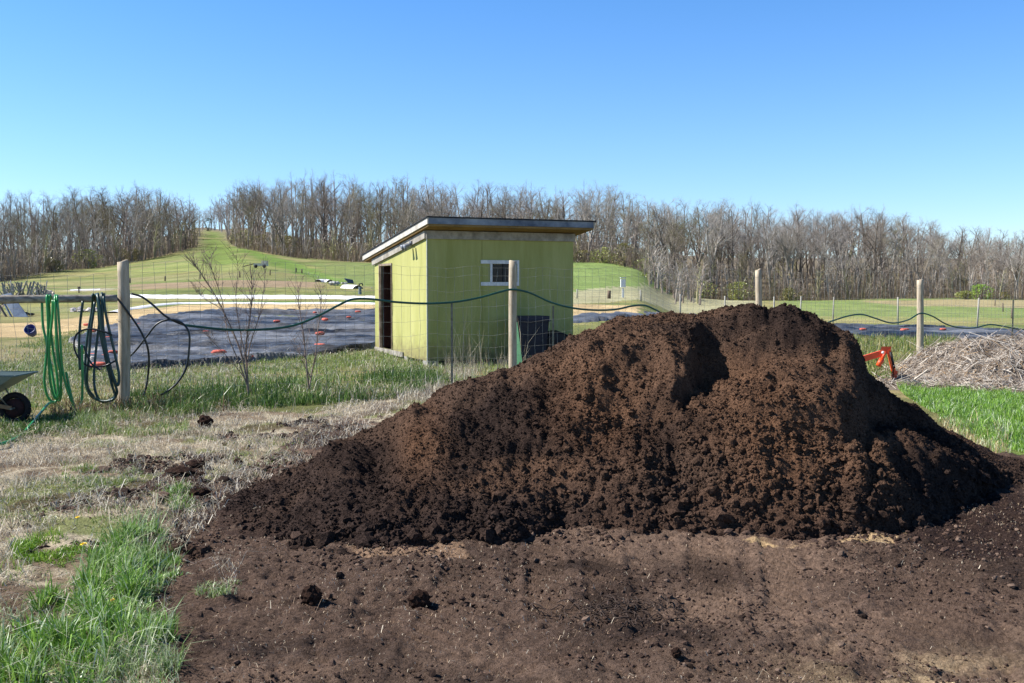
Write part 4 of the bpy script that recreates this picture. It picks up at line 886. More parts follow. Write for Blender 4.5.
cover([(70, 291), (85, 290.6), (100, 290.2)], .7, .1, 'short white strip on the field above the rail')

# ------------------------------------------------------------------ far fences
def far_fence(lst, label, ht_wire, wire=True):
    p0 = on(lst[0][0], lst[0][2]); e = empty('field_fence', tuple(p0), label, 'fence'); prev = None; wm = MB()
    for (px, top, Y, r, steel) in lst:
        b = on(px, Y); t = P(px, top, Y); mb = MB(); t[0] = b[0]+rng.normal(0, .02)
        mb.tube([b-[0, 0, .1], b*.5+t*.5, t], [r, r, r*.95], 8); mb.build('post', STEELP if steel else WOODF, e, p0, True)
        if prev is not None:
            for f_ in (.25, .5, .75, .95): wm.tube([prev[0]*(1-f_)+prev[1]*f_, b*(1-f_)+t*f_], .004, 3, False)
        prev = (b, t)
    wm.build('wire', WIRE, e, p0)
STEELP = mat('grey_far_post', s2l((140, 136, 126)), s2l((168, 164, 154)), 5, .8); WOODF = mat('brown_far_post', s2l((92, 78, 66)), s2l((112, 98, 84)), 5, .9)
far_fence([(577, 289, 62, .04, 1), (609, 290.5, 62, .11, 0), (641, 290, 60, .05, 1), (680, 294, 58, .04, 1), (725, 296, 56, .04, 1), (774, 296.5, 54, .04, 1)], 'low field fence of thin posts between the shed and the heap top', 1)
far_fence([(800, 296, 52, .034, 1), (833, 297, 50, .034, 1), (898, 297, 46, .034, 1), (977, 298, 41, .034, 1), (1075, 299, 37, .034, 1)], 'field fence of pale posts behind the right black sheet', 1)
far_fence([(995, 300, 100, .05, 0), (1003, 303, 80, .05, 0), (1012, 308, 58, .05, 0)], 'short run of dark thin posts in the field, far right', 1)
far_fence([(296, 268, 118, .09, 0), (302, 269, 116, .09, 0), (309, 272, 110, .04, 1), (318, 276, 104, .04, 1), (330, 280, 98, .04, 1), (345, 284, 90, .04, 1), (372, 287, 84, .04, 1)], 'deer fence running down the hillside left of the shed', 1)
far_fence([(130, 278, 95, .06, 0), (165, 276, 96, .06, 0), (200, 274, 97, .06, 0), (240, 271, 98, .06, 0), (270, 270, 104, .06, 0), (296, 268.5, 117, .06, 0)], 'wire fence crossing the hill below the grassy track', 1)

# small far things
def simple(name, mb, m, org, label, cat): o = mb.build(name, m, None, org); return tag(o, label, cat)
b = on(360, 74); e = empty('standpipe', tuple(b), 'grey blue water standpipe by the white row cover', 'standpipe'); mb = MB(); mb.tube([b, b+[0, 0, .55]], [.12, .10], 10); mb.build('pipe', mat('grey_blue_pipe', s2l((96, 108, 116)), s2l((120, 130, 134)), 4), e, b); mb = MB(); mb.tube([b+[-.05, 0, .55], b+[-.05, 0, .75], b+[.16, 0, .8], b+[.2, 0, .62]], .05, 8); mb.build('spout', mat('dark_spout', s2l((40, 46, 52))), e, b)
b = on(79, 76); mb = MB(); mb.tube([b, b+[0, 0, .45]], .05, 8); mb.tube([b+[0, 0, .3], b+[0, 0, .33], b+[0, 0, .42], b+[0, 0, .47]], [.06, .11, .11, .06], 10); simple('marker_stake', mb, WOODF, b, 'short dark stake at the end of a white strip, left field', 'stake')
b = on(349, 92); mb = MB(); mb.hexa([b+(q_-b)*np.array([.34, .4, .45]) for q_ in [b+[-.1, 0, 0.1], b+[1.2, 0, 0], b+[1.2, .8, 0], b+[-.1, .8, 0.1], b+[-1.3, .1, 1.0], b+[.9, .1, .8], b+[.9, .7, .8], b+[-1.3, .7, 1.1]]]); simple('covered_cart', mb, mat('dark_blue_tarp', s2l((42, 56, 84)), s2l((60, 76, 100)), 3, .7), b, 'dark blue covered bundle on the hillside left of the shed', 'bundle')
b = on(338, 88); mb = MB(); LV, LT = lumps(np.array([b+[dx, 0, .2] for dx in (-.6, -.3, .0, .4, .7)]), np.array([.2, .24, .22, .2, .16]), ICO1, 9, .7); mb.add(LV, None, LT); simple('stone_heap', mb, mat('pale_stone', s2l((150, 150, 146)), s2l((180, 180, 176)), 4), b, 'pale grey stone heap beside the dark blue bundle', 'stone heap')
b = on(261, 118); e = empty('hand_cart', tuple(b), 'small white and black cart standing on the hillside track', 'cart'); mb = MB(); mb.box(b+[0, 0, .5], (1.5, .9, .3)); mb.box(b+[.45, 0, .8], (.6, .8, .3)); mb.build('bed', mat('white_cart', s2l((220, 214, 200)), s2l((190, 184, 170)), 3), e, b)
for sx in (-.8, .8):
    mb = MB(); mb.tube([b+[sx*.6, -.5, .3], b+[sx*.6, -.42, .3]], .2, 14); mb.build('wheel', mat('black_tyre', s2l((28, 26, 26))), e, b, True)
mb = MB(); mb.bar(b+[-.8, 0, .6], b+[-2.0, 0, .3], .08, .08); mb.build('drawbar', mat('dark_bar', s2l((50, 46, 44))), e, b)
# junk by the left edge
b = on(14, 40); mb = MB(); mb.hexa([b+[.0, 0, 0], b+[.55, 0, 0], b+[.55, .04, 0], b+[.0, .04, 0], b+[-.75, .5, .85], b+[-.35, .5, .95], b+[-.35, .54, .95], b+[-.75, .54, .85]]); mb.bar(b+[-.1, .0, .0], b+[-.7, .45, .75], .05, .05); simple('leaning_sheet', mb, mat('blue_grey_sheet', s2l((64, 84, 112)), s2l((96, 116, 138)), 4, .5), b, 'blue grey metal sheet leaning on timber below the rail, far left', 'metal sheet')
b = on(1, 40); mb = MB()
for k in range(7): mb.bar(b+[rng.uniform(-.6, .3), rng.uniform(0, .3), 0], b+[rng.uniform(-.9, -.1), rng.uniform(.2, .6), rng.uniform(.5, .95)], .1, .03)
simple('plank_stack', mb, mat('old_plank', s2l((104, 92, 82)), s2l((150, 136, 120)), 4), b, 'brown planks stacked upright at the far left edge', 'planks')
b = on(28, 62); mb = MB()
for k in range(60): 
    x0_ = rng.uniform(-1.5, 1.1); mb.bar(b+[x0_, rng.uniform(-.4, .4), 0], b+[x0_+rng.normal(0, .35), rng.uniform(-.4, .4), rng.uniform(.5, 1.15)], rng.uniform(.03, .12), .03)
simple('timber_heap', mb, mat('grey_timber', s2l((112, 108, 104)), s2l((168, 166, 164)), 2), b, 'heap of grey upright timber above the rail, far left', 'timber heap')
b = on(46, 66); LV, LT = lumps(np.array([b+[dx, 0, .15] for dx in (-.3, .1, .4)]), np.array([.32, .36, .22]), ICO1, 19, .7); mb = MB(); mb.add(LV, None, LT); simple('white_sack', mb, mat('cream_sack', s2l((214, 196, 176)), s2l((190, 170, 150)), 4), b, 'cream sack lying on the grass above the green hose', 'sack')
b = on(25, 41); mb = MB(); LV, LT = lumps(np.array([b+[0, 0, .08], b+[.25, 0, .05]]), np.array([.14, .1]), ICO1, 22, .7); mb.add(LV, None, LT); simple('black_bag', mb, mat('black_bag', s2l((30, 32, 34))), b, 'small black bag on the grass right of the leaning metal sheet', 'bag')
b = on(623, 64); mb = MB(); mb.box(b+[0, 0, .9], (.3, .3, .5)); mb.box(b+[0, 0, .3], (.12, .12, .6)); mb.box(b+[0, 0, 1.24], (.36, .36, .05)); simple('nest_box', mb, mat('white_box', s2l((225, 225, 225)), s2l((205, 205, 205)), 4), b, 'small white box on a post behind the field fence right of the shed', 'box')
b = on(84, 44); LV, LT = lumps(np.array([b+[dx, rng.uniform(-.3, .3), .06] for dx in np.linspace(-.6, .8, 9)]), rng.uniform(.1, .22, 9), ICO1, 29, .6); mb = MB(); mb.add(LV, None, LT); simple('crumpled_cover', mb, mat('crumpled_white', s2l((220, 210, 204)), s2l((190, 176, 168)), 5), b, 'crumpled off white cloth on the tan bed left of the first post', 'cloth')

# ------------------------------------------------------------------ BRUSH HEAP (right)
def brush_h(x_, y_):
    h1 = np.exp(-(((x_-8.75)/1.5)**4+((y_-18.0)/1.5)**2)); h2 = np.exp(-(((x_-11.3)/1.7)**2+((y_-17.6)/1.9)**2)); h3 = np.exp(-(((x_-9.6)/2.6)**2+((y_-17.0)/.8)**2))
    h4 = np.exp(-(((x_-7.6)/.7)**2+((y_-17.6)/.9)**2))
    h = np.maximum(h1*.80, h2*.98); h = np.maximum(h, h3*.42); h = np.maximum(h, h4*.3)
    return h+(fbm(x_, y_, 1.5, 5, .65)-.5)*.50*sstep(.05, .3, h)-.03
ax_ = np.linspace(4.8, 15.5, 260); ay_ = np.linspace(14.8, 22, 170); A_, B2 = np.meshgrid(ax_, ay_); X_, Y_ = A_.ravel(), B2.ravel(); H_ = brush_h(X_, Y_)
nxx = 260; i = np.arange(169)[:, None]*nxx; j = np.arange(259)[None]; Q = np.stack([i+j, i+j+1, i+nxx+j+1, i+nxx+j], -1).reshape(-1, 4); Zb = gnd(X_, Y_)+np.maximum(H_, -.03)
Q = Q[(H_[Q] > .0).any(1)]; u = np.unique(Q); rm = -np.ones(len(X_), int); rm[u] = np.arange(len(u)); HV = np.stack([X_, Y_, Zb], -1)[u]
hc = np.tile(np.array(s2l((120, 108, 96)))[None], (len(HV), 1))*(.6+.7*fbm(HV[:, 0], HV[:, 1], 3, 3))[:, None]
N = 48000; a = rng.uniform(4.9, 13.6, N); b = rng.uniform(14.9, 20.4, N); hh = brush_h(a, b); k = hh > .03; a, b, hh = a[k], b[k], hh[k]; n = len(a)
Lh = rng.lognormal(-2.0, .5, n); yaw = rng.uniform(0, 6.28, n)
# slope aligned stalks as thin three sided rods
d = np.stack([np.cos(yaw), np.sin(yaw), np.zeros(n)], -1); e_ = .1
sl = (brush_h(a+d[:, 0]*e_, b+d[:, 1]*e_)-brush_h(a-d[:, 0]*e_, b-d[:, 1]*e_))/(2*e_); d[:, 2] = sl+rng.normal(0, .35, n); d /= np.linalg.norm(d, axis=1, keepdims=True)
p0 = np.stack([a, b, gnd(a, b)+hh+.01+rng.uniform(0, .03, n)], -1); p1 = p0+d*Lh[:, None]; sd = np.cross(d, [0, 0, 1.]); sd /= np.linalg.norm(sd, axis=1, keepdims=True); uu = np.cross(sd, d)
rr = rng.lognormal(-5.5, .45, n)[:, None]
ring = lambda p, s: [p+sd*rr*s, p-sd*rr*.5*s+uu*rr*.87*s, p-sd*rr*.5*s-uu*rr*.87*s]
SV = np.stack(ring(p0, 1)+ring(p1, .6), 1).reshape(-1, 3); bi = (np.arange(n)*6)[:, None, None]+len(HV)
SQ = (bi+np.array([[0, 1, 4, 3], [1, 2, 5, 4], [2, 0, 3, 5]])[None]).reshape(-1, 4)
sc_ = np.repeat(pick(n, [(186, 176, 164), (150, 138, 126), (206, 196, 182), (120, 106, 92), (172, 146, 116)], [.32, .26, .2, .12, .1]), 6, 0)
bo = np.array([9.0, 17.5, 0]); o = link('brush_heap', mesh_np('brush_heap', np.concatenate([HV, SV])-bo, np.concatenate([rm[Q], SQ]), None, False, np.concatenate([hc, sc_])), mat('bleached_stalk', (.85, .85, .85), (1.1, 1.1, 1.1), 30, .9, .3, attr='Col', spec=.1), None, tuple(bo))
tag(o, 'grey heap of bleached dry stalks at the right edge beyond the grass', 'brush heap')

# ------------------------------------------------------------------ LOADER TRACTOR half hidden behind the heap
ORG = mat('orange_paint', s2l((224, 74, 30)), s2l((236, 92, 44)), 6, .45, spec=.5); YT = 17.2; BLK = mat('black_loader_part', s2l((28, 26, 28)), s2l((44, 42, 42)), 9, .6)
b = on(880, YT); te = empty('loader_tractor', tuple(b), 'small orange tractor loader arm poking out behind the dark heap', 'tractor')
K = lambda px, py, dy=0: P(px, py, YT+dy)
for dy in (0, .62):
    mb = MB(); mb.bar(K(846, 364, dy), K(884, 352.5, dy), .05, .10); mb.bar(K(888.6, 350, dy), K(893.5, 371, dy), .05, .085)
    mb.hexa([K(879.5, 354, dy-.03), K(889.5, 354, dy-.03), K(889.5, 354, dy+.03), K(879.5, 354, dy+.03), K(881.5, 346.5, dy-.03), K(891.5, 346.5, dy-.03), K(891.5, 346.5, dy+.03), K(881.5, 346.5, dy+.03)])
    mb.build('loader_arm', ORG, te, b)
    mb = MB(); mb.tube([K(878, 366, dy-.05), K(882, 359, dy-.05)], .042, 10); mb.tube([K(882, 359, dy-.05), K(885.5, 352, dy-.05)], .024, 8); mb.build('lift_cylinder', ORG, te, b, True)
    mb = MB(); mb.tube([K(883, 352.5, dy-.06), K(883, 352.5, dy+.02)], .025, 10); mb.build('pivot_pin', WHT, te, b, True)
    mb = MB(); mb.tube([K(890.5, 352, dy-.035), K(894, 368, dy-.035)], .022, 8); mb.build('bucket_cylinder', BLK, te, b, True)
    mb = MB(); mb.hexa([K(891, 378, dy-.04), K(896, 381, dy-.04), K(896, 381, dy+.04), K(891, 378, dy+.04), K(891.5, 371, dy-.04), K(898, 370.5, dy-.04), K(898, 370.5, dy+.04), K(891.5, 371, dy+.04)]); mb.build('bucket_bracket', ORG, te, b)
mb = MB(); g0 = on(893, YT)[2]
def bk(px, z_, dy): q = P(px, 380, YT+dy); q[2] = g0+z_; return q
prof = [(893, .34), (892.0, .12), (895, .02), (903.5, .0), (903.5, .02), (895.6, .045), (893.2, .13), (894, .34)]
V = [bk(p, z_, -.25) for p, z_ in prof]+[bk(p, z_, .85) for p, z_ in prof]; m = len(prof); mb.add(V, [(i, (i+1) % m, m+(i+1) % m, m+i) for i in range(m)]); mb.build('bucket', mat('worn_steel_bucket', s2l((70, 70, 72)), s2l((150, 150, 150)), 6, .5), te, b)
bb = b+np.array([-1.15, .3, 0]); mb = MB(); mb.hexa([bb+[-.5, -.22, .42], bb+[.45, -.2, .40], bb+[.45, .2, .40], bb+[-.5, .22, .42], bb+[-.5, -.2, .86], bb+[.42, -.16, .74], bb+[.42, .16, .74], bb+[-.5, .2, .86]]); mb.build('hood', ORG, te, b)
mb = MB(); mb.box(bb+[-.35, 0, .38], (1.6, .26, .2)); mb.build('chassis', BLK, te, b)
for (dx, r) in ((.25, .24), (-.95, .38)):
    for dy in (-.42, .42):
        mb = MB(); mb.tube([bb+[dx, dy-.08, r], bb+[dx, dy+.08, r]], r, 24); wh = mb.build('wheel', BLK, te, b, False)
mb = MB(); mb.box(bb+[-.9, 0, .62], (.4, .4, .1)); mb.box(bb+[-1.1, 0, .8], (.08, .4, .3)); mb.build('seat', BLK, te, b)

# ------------------------------------------------------------------ BARE TREES
def grow(seed, H=13.0, spread=1.0, thin=1.0, fork=False, dense=1.0):
    r = random.Random(seed); thick = []; twigs = []
    def path(p, d, L, n, curl, up):
        pts = [p]; d = d/np.linalg.norm(d)
        for _ in range(n):
            d = d+np.array([r.gauss(0, curl), r.gauss(0, curl), r.gauss(0, curl*.7)+up]); d /= np.linalg.norm(d); pts.append(pts[-1]+d*L/n)
        return np.array(pts), d
    def side(d, ang):
        a = r.uniform(0, 6.28); u = np.cross(d, [0, 0, 1.]) if abs(d[2]) < .95 else np.array([1., 0, 0]); u /= np.linalg.norm(u); v = np.cross(d, u)
        return d*math.cos(ang)+(u*math.cos(a)+v*math.sin(a))*math.sin(ang)
    def branch(p, d, L, rad, lev):
        n = 4 if lev < 3 else (2 if lev == 3 else 1)
        pts, dd = path(p, d, L, n, {0: .05, 1: .13, 2: .16, 3: .16, 4: .1}[lev], {0: .05, 1: .07, 2: .06, 3: .03, 4: .0}[lev])
        rads = np.linspace(rad, rad*(.35 if lev else .25), len(pts))
        (thick if lev < 3 else twigs).append((pts, rads, 6 if lev == 0 else (4 if lev < 3 else 3)))
        if lev >= 4: return
        cnt = {0: 17, 1: 7, 2: 7, 3: 7}[lev]; cnt = max(2, int(cnt*dense+r.random()*.9))
        for k in range(cnt):
            t = (.22+.78*(k+r.random())/cnt) if lev == 0 else (.25+.75*(k+r.random())/cnt)
            f = t*(len(pts)-1); i = min(int(f), len(pts)-2); q = pts[i]*(1-(f-i))+pts[i+1]*(f-i); dr = pts[i+1]-pts[i]; dr /= np.linalg.norm(dr)
            rr_ = np.interp(t, [0, 1], [rad, rads[-1]])
            ang = r.uniform(.45, 1.0)*spread if lev == 0 else r.uniform(.35, .9)
            Ln = {0: (.46-.30*t)*H*r.uniform(.7, 1.15)*.85, 1: L*.42*r.uniform(.6, 1.2), 2: L*.48*r.uniform(.6, 1.3), 3: L*.55*r.uniform(.6, 1.3)}[lev]
            branch(q, side(dr, ang), Ln, min(rr_*.6, {0: .055, 1: .026, 2: .013, 3: .0075}[lev]*thin*2.0/1.6), lev+1)
    if fork:
        d0 = np.array([r.gauss(0, .05), r.gauss(0, .05), 1]); pts, dd = path(np.zeros(3), d0, H*.3, 3, .04, .02); thick.append((pts, np.linspace(.24, .17, 4), 7))
        for s in (-1, 1): branch(pts[-1], dd+np.array([.38*s, r.gauss(0, .2), 0]), H*.62, .13, 0)
    else: branch(np.zeros(3), np.array([r.gauss(0, .05), r.gauss(0, .05), 1.]), H*.95, .17*thin, 0)
    def mk(lst):
        mb = MB()
        for pts, rads, n in lst: mb.tube(pts, rads, n, False)
        return np.concatenate(mb.V), np.concatenate(mb.Q)
    return mk(thick), mk(twigs)
BARK = [mat('grey_bark', s2l((150, 143, 134)), s2l((116, 108, 98)), 3, .9), mat('brown_bark', s2l((122, 112, 100)), s2l((92, 83, 74)), 3, .9), mat('pale_bark', s2l((184, 177, 166)), s2l((146, 138, 128)), 3, .9)]
TWIG = [mat('grey_twigs', s2l((182, 176, 170)), s2l((156, 149, 143)), .4, .9), mat('brown_twigs', s2l((160, 148, 136)), s2l((134, 123, 112)), .4, .9), mat('budding_twigs', s2l((140, 134, 92)), s2l((122, 114, 84)), .4, .9)]
VAR = []
for s, (sp, th_, fk, dn) in enumerate([(.8, 1, False, 1.0), (.95, 1.1, False, .95), (.7, .9, False, 1.05), (1.0, 1.2, True, .85), (.75, .9, False, .9), (1.1, 1.2, True, .9), (.85, 1.0, False, .8)]):
    (tv, tq), (wv, wq) = grow(100+s, 13.0, sp, th_, fk, dn)
    VAR.append(((tv, tq), (wv, wq)))
MESH = {}
def tree_meshes(v, b, t):
    if (v, b, t) not in MESH:
        (tv, tq), (wv, wq) = VAR[v]; m1 = mesh_np('trunk', tv, tq, None, True); m1.materials.append(BARK[b]); m2 = mesh_np('crown', wv, wq, None, False); m2.materials.append(TWIG[t]); MESH[(v, b, t)] = (m1, m2)
    return MESH[(v, b, t)]
SKY = np.array([(-60, 193), (0, 193), (60, 193), (120, 188), (160, 190), (190, 199), (205, 209), (216, 203), (226, 190), (240, 182), (270, 181), (300, 180), (340, 174), (370, 178), (400, 181), (480, 183), (540, 190), (575, 190), (600, 186), (640, 199), (700, 206), (780, 206), (840, 212), (880, 211), (912, 217), (940, 228), (965, 226), (985, 230), (1024, 234), (1090, 236)])
spots = []
for row in range(11):
    px = -45.0
    while px < 1075:
        Y0 = float(wood_line(px)); Y = Y0+row*6.5+rng.uniform(-2, 3)+(0 if row else rng.uniform(0, 3)); stepm = (4.3 if row < 6 else 5.5)*rng.uniform(.6, 1.4)
        if not (200 < px < 224 and Y < 255): spots.append((px, Y, row))
        px += stepm/Y*F
spots.sort(key=lambda s: s[1])
def regionof(px):
    if px < 222: return 0
    if px < 430: return 1
    if px < 660: return 2
    return 3
RG = ['left of the grassy hill track', 'between the grassy track and the shed', 'on the ridge right behind the shed', 'beyond the flat field on the right']
cnt = 0; stuffT = []; nind = 296; 
for (px, Y, row) in spots:
    b = on(px, Y); topz = P(px, float(np.interp(px, SKY[:, 0], SKY[:, 1])), Y)[2]; h = topz-b[2]
    f = rng.choice([rng.uniform(.70, .95), rng.uniform(.93, 1.06)]) if row >= 2 else rng.uniform(.55, .95); h = max(5.0, h*f)
    v = int(rng.integers(0, 7)); s = h/13.0; rot = rng.uniform(0, 6.28); wd = min(s*rng.uniform(1.05, 1.4), 1.35)
    bk_ = int(rng.choice(3, p=[.45, .35, .2])); tw = int(rng.choice(3, p=[.55, .3, .15] if px > 620 else ([.15, .4, .45] if px < 222 else [.3, .4, .3])))
    inf = -30 < px < 1054
    if cnt < nind and inf and row < 9 and not (440 < px < 575 and row < 1):
        cnt += 1; e = bpy.data.objects.new('bare_tree', None); COL.objects.link(e); e.location = tuple(b-[0, 0, .15]); e.rotation_euler = (0, 0, rot); e.scale = (wd, wd, s)
        rgn = regionof(px); tag(e, 'leafless grey tree in the wood '+RG[rgn], 'tree', 'bare trees of the wood '+RG[rgn])
        m1, m2 = tree_meshes(v, bk_, tw)
        for nm, me in (('trunk', m1), ('crown', m2)):
            o = bpy.data.objects.new(nm, me); COL.objects.link(o); o.parent = e
    else: stuffT.append((b, rot, wd, s, v, tw))
# the rest of the wood as one mass
(gv, gq), (hv, hq) = grow(501, 13, .85, 1.3, False, .72); (gv2, gq2), (hv2, hq2) = grow(502, 13, .9, 1.3, True, .62)
sets = [(np.concatenate([gv, hv]), np.concatenate([gq, hq+len(gv)])), (np.concatenate([gv2, hv2]), np.concatenate([gq2, hq2+len(gv2)]))]
Vs = []; Qs = []; n = 0
for (b, rot, wd, s, v, tw) in stuffT:
    bv, bq = sets[v % 2]; c_, s_ = math.cos(rot), math.sin(rot); q = bv*[wd, wd, s]; q = np.stack([q[:, 0]*c_-q[:, 1]*s_, q[:, 0]*s_+q[:, 1]*c_, q[:, 2]], -1)+b; Vs.append(q); Qs.append(bq+n); n += len(bv)
print('trees', cnt, 'stuff trees', len(stuffT), 'verts', n)
tag(link('distant_wood', mesh_np('distant_wood', np.concatenate(Vs), np.concatenate(Qs), None, False), mat('distant_bark_and_twigs', s2l((168, 161, 155)), s2l((140, 133, 127)), .05, .9)), 'mass of leafless trees deeper in the woods along the skyline', 'wood', kind='stuff')
# brushy undergrowth along the wood edge
N = 20000; pxs = rng.uniform(-40, 1070, N); off = rng.exponential(7, N)-3.0; off[16000:] = rng.uniform(2, 60, N-16000); Ys = wood_line(pxs)+off; k = ~((pxs > 199) & (pxs < 228)); pxs, Ys = pxs[k], Ys[k]; X_ = (pxs-CX)/F*Ys; n = len(X_)
h_ = rng.uniform(.8, 3.0, n)*np.clip(.6+fbm(X_, Ys, .08, 3), .5, 1.4)*(1+1.2*sstep(3, 14, Ys-wood_line(pxs)))
Vb, q, t, c = blades(np.stack([X_, Ys, gnd(X_, Ys)-.05], -1), h_, rng.uniform(.02, .05, n), rng.uniform(.1, .85, n), rng.uniform(0, 3.1, n), pick(n, [(128, 112, 98), (104, 90, 78), (146, 130, 112), (116, 112, 74)], [.4, .3, .15, .15]), rng.uniform(0, 6.28, n))
(b1, q1), (b2, q2) = grow(601, 4.0, 1.2, .55, False, .62); bv = np.concatenate([b1, b2]); bq = np.concatenate([q1, q2+len(b1)]); print('brush verts', len(bv))
Vs = [Vb]; Qs = [q]; Cs = [c]; nv = len(Vb)
for k in range(880):
    pxk = rng.uniform(-40, 1070); deep = 520 < k < 820
    if k >= 820: pxk = rng.uniform(642, 700)
    if 197 < pxk < 230: continue
    bb_ = on(pxk, float(wood_line(pxk))+(rng.uniform(15, 70) if deep else (rng.uniform(-45, 5) if k >= 820 else rng.exponential(6)-1.5))); rot = rng.uniform(0, 6.28); s1 = rng.uniform(1.4, 2.3) if deep else rng.uniform(.55, 1.5); c_, s_ = math.cos(rot), math.sin(rot); v_ = bv*[s1*1.25, s1*1.25, s1]
    v_ = np.stack([v_[:, 0]*c_-v_[:, 1]*s_, v_[:, 0]*s_+v_[:, 1]*c_, v_[:, 2]-.3], -1)+bb_; Vs.append(v_); Qs.append(bq+nv); nv += len(bv)
    Cs.append(np.repeat(pick(1, [(168, 158, 148), (144, 130, 118), (146, 140, 104), (160, 148, 134)]), len(bv), 0))
tag(link('undergrowth', mesh_np('undergrowth', np.concatenate(Vs), np.concatenate(Qs), t, False, np.concatenate(Cs)), STRAWM), 'brown brush and saplings along the foot of the woods', 'undergrowth', kind='stuff')
# leafing bushes at the wood edge
def leafbush(px, Y, w, h, pal, label, n=1100):
    w *= .8; h *= .85
    b = on(px, Y); th_ = rng.uniform(0, 6.28, n); rr_ = rng.random(n)**.5; zz = rng.random(n)
    env = np.sin(np.clip(zz, .04, .98)*math.pi)**.5*(.55+.9*vnoise(th_*1.3+px, zz*3)); p = np.stack([rr_*np.cos(th_)*w*env, rr_*np.sin(th_)*w*.8*env, zz*h], -1)
    k = fbm(p[:, 0]*1.1+px, p[:, 2]*1.3+p[:, 1], .9, 3) > .49; p = p[k]; m = len(p); sz_ = rng.uniform(.07, .15, m)
    d1 = rng.normal(0, 1, (m, 3)); d1 /= np.linalg.norm(d1, axis=1, keepdims=True); d2 = np.cross(d1, rng.normal(0, 1, (m, 3))); d2 /= np.linalg.norm(d2, axis=1, keepdims=True)
    V = np.stack([p-d1*sz_[:, None], p+d2*sz_[:, None]*.6, p+d1*sz_[:, None], p-d2*sz_[:, None]*.6], 1).reshape(-1, 3)
    e = empty('leafing_bush', tuple(b), label, 'bush', 'bushes coming into leaf at the wood edge')
    link('foliage', mesh_np('foliage', V, np.arange(m*4).reshape(-1, 4), None, False, np.repeat(pick(m, pal), 4, 0)), LEAF, e)
    mb = MB()
    for k in range(14): a_ = rng.uniform(0, 6.28); mb.tube([(0, 0, -.1), (math.cos(a_)*w*.3, math.sin(a_)*w*.3, h*.5), (math.cos(a_)*w*.6, math.sin(a_)*w*.5, h*.85)], [.05, .03, .012], 4, False)
    mb.build('stem', BARK[1], e)
YG = [(144, 150, 78), (128, 136, 70), (158, 158, 96)]; OL = [(128, 124, 72), (112, 108, 66), (142, 132, 84)]; BG = [(124, 156, 64), (142, 168, 74)]
for a in [(88, 146, 2.6, 3.2, YG, 'yellow green bush at the foot of the left wood'), (52, 136, 2.0, 2.2, OL, 'low olive bush at the left end of the wood'), (130, 158, 2.4, 2.6, OL, 'olive bush in the left wood nearest the hill field'), (186, 182, 3.2, 5.5, OL, 'tall olive budding tree crown at the right end of the left wood'),
          (246, 183, 3.2, 3.4, YG, 'yellow green bush beside the top of the grassy track'), (262, 180, 3.0, 3.2, OL, 'olive bush right of the grassy track'), (288, 174, 3.6, 4.0, OL, 'wide olive bush half way down the slope wood edge'), (342, 168, 2.8, 3.4, YG, 'yellow green bush at the slope wood edge left of the shed roof'),
          (584, 166, 2.5, 2.2, OL, 'olive bush just right of the shed roof'), (603, 164, 3.2, 3.0, YG, 'bright bush above the green slope right of the shed'), (625, 160, 3.0, 4.4, OL, 'tall olive bush at the corner of the green slope'), (648, 150, 3.4, 3.0, YG, 'yellow green bush at the bottom of the green slope'),
          (668, 144, 3.0, 2.8, YG, 'yellow green bush near the thin field posts'), (700, 146, 3.0, 3.0, YG, 'yellow green bush behind the heap top, left one'), (739, 148, 2.8, 3.2, YG, 'yellow green bush behind the tall grey post'), (790, 150, 2.6, 2.2, OL, 'low olive bush behind the heap top right of the post'),
          (981, 150, 2.6, 2.6, BG, 'bright green bush alone at the foot of the right wood'), (966, 152, 2.0, 1.5, YG, 'small green bush left of the bright one at the right wood'), (1000, 152, 2.0, 1.4, OL, 'low olive bush right of the bright green one'),
          (208, 275, 3.0, 4.0, [(50, 66, 40), (64, 78, 48)], 'dark evergreen bush at the top of the grassy track'), (656, 138, 2.6, 2.0, YG, 'low yellow green bush in front of the slope corner')]:
    leafbush(*a)

# ------------------------------------------------------------------ SAPLINGS by the fence
SB = mat('sapling_bark', s2l((140, 122, 110)), s2l((108, 90, 82)), 12, .8)
def sapling(px, Yb, stems, label, seed):
    r = random.Random(seed); b = on(px, Yb); e = empty('sapling', tuple(b), label, 'sapling'); mb = MB(); tw = MB()
    for (pts, rad) in stems:
        w = spline([P(x_, y_, Yb+r.uniform(-.12, .12)*(i > 0)) for i, (x_, y_) in enumerate(pts)], 5); n = len(w); rad *= .72; mb.tube(w, np.linspace(rad, rad*.22, n), 7, False)
        for k in range(int(4+n*1.0)):
            i = r.randrange(n//4, n-1); q = w[i]; dr = w[i+1]-w[i]; dr /= np.linalg.norm(dr); L = r.uniform(.12, .5)*(1-.4*i/n); dv_ = dr+np.array([r.gauss(0, .55), r.gauss(0, .5), r.uniform(-.1, .2)]); dv_ /= np.linalg.norm(dv_)
            q2 = q+dv_*L*.5+np.array([0, 0, .02]); q3 = q+dv_*L+np.array([0, 0, .07*L+.03]); tw.tube([q, q2, q3], [rad*.28, rad*.18, .0016], 4, False)
            for _ in range(2):
                g = q2+(q3-q2)*r.random(); tw.tube([g, g+np.array([r.gauss(0, .06), r.gauss(0, .05), r.uniform(.03, .12)])], [.0024, .0014], 3, False)
    mb.build('trunk', SB, e, b, True); tw.build('twigs', SB, e, b)
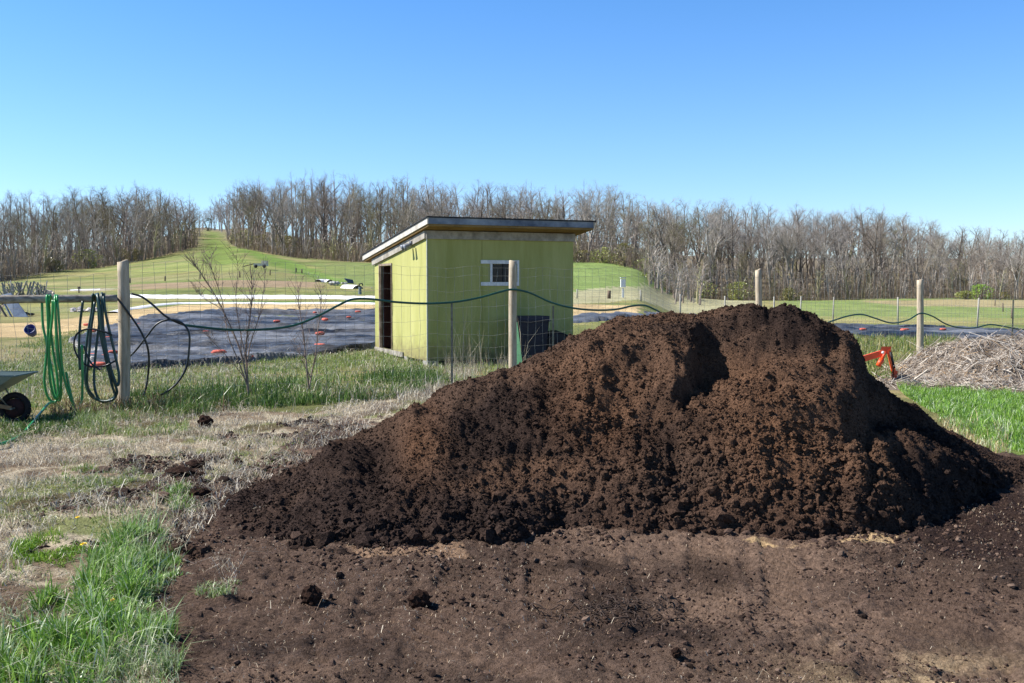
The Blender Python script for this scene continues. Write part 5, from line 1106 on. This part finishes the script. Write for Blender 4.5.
sapling(249, 15.05, [([(249, 401), (246, 375), (240, 350), (230, 325), (215, 295), (200, 272), (193, 262)], .022), ([(249, 401), (247, 370), (246, 345), (250, 318), (252, 290), (250, 262)], .024), ([(247, 385), (238, 360), (228, 335), (222, 300), (212, 270), (209, 257)], .015),
   ([(246, 380), (232, 362), (216, 345), (207, 335)], .010), ([(247, 368), (250, 345), (258, 320), (263, 295), (266, 268)], .013), ([(246, 360), (240, 330), (236, 300), (238, 270), (236, 255)], .012), ([(232, 330), (222, 310), (206, 300), (196, 290)], .009)],
   'bare many stemmed sapling growing at the wire fence, the taller one', 3)
sapling(309, 15.75, [([(309, 389), (307, 370), (305, 350), (303, 330), (299, 305), (298, 285)], .020), ([(309, 389), (312, 372), (316, 352), (318, 330), (321, 305), (320, 285)], .018), ([(311, 378), (303, 362), (297, 345)], .012)], 'thin bare sapling right of the taller one, before the black sheet', 4)

# ------------------------------------------------------------------ LIGHT
w = bpy.data.worlds.new('World'); scn.world = w; w.use_nodes = True; nt = w.node_tree; bg = nt.nodes['Background']
st = nt.nodes.new('ShaderNodeTexSky'); st.sky_type = 'NISHITA'; st.sun_disc = False
EL = R(42); sv = np.array([-1.0, .06, 0]); sv /= np.linalg.norm(sv); sv = sv*math.cos(EL)+np.array([0, 0, math.sin(EL)])
st.sun_elevation = EL; st.sun_rotation = math.atan2(sv[0], sv[1]); st.altitude = 300; st.air_density = 1.0; st.dust_density = .1; st.ozone_density = 2.2
tc = nt.nodes.new('ShaderNodeTexCoord'); sx = nt.nodes.new('ShaderNodeSeparateXYZ'); nt.links.new(tc.outputs['Generated'], sx.inputs[0])
rp = nt.nodes.new('ShaderNodeValToRGB'); nt.links.new(sx.outputs[2], rp.inputs[0]); e0 = rp.color_ramp.elements
e0[0].position = 0.0; e0[0].color = (.86, .97, 1.18, 1); e0[1].position = .40; e0[1].color = (.375, .87, 1.30, 1)
e2 = e0.new(.14); e2.color = (.70, .96, 1.30, 1); e3 = e0.new(.62); e3.color = (.08, .19, .36, 1)
ml = nt.nodes.new('ShaderNodeMix'); ml.data_type = 'RGBA'; ml.blend_type = 'MULTIPLY'; ml.inputs[0].default_value = 1
nt.links.new(st.outputs[0], ml.inputs[6]); nt.links.new(rp.outputs[0], ml.inputs[7]); nt.links.new(ml.outputs[2], bg.inputs[0]); bg.inputs[1].default_value = .088
sl_ = bpy.data.lights.new('sun', 'SUN'); sl_.energy = 5.0; sl_.angle = R(.53); sl_.color = (1, .965, .91)
so = bpy.data.objects.new('sun', sl_); COL.objects.link(so)
from mathutils import Vector
so.rotation_euler = Vector(-sv).to_track_quat('-Z', 'Y').to_euler(); so.location = (-20, 0, 30)
scn.view_settings.view_transform = 'Standard'; scn.view_settings.look = 'None'; scn.view_settings.exposure = 0.85; scn.view_settings.gamma = 1
scn.cycles.max_bounces = 6; scn.cycles.transparent_max_bounces = 6
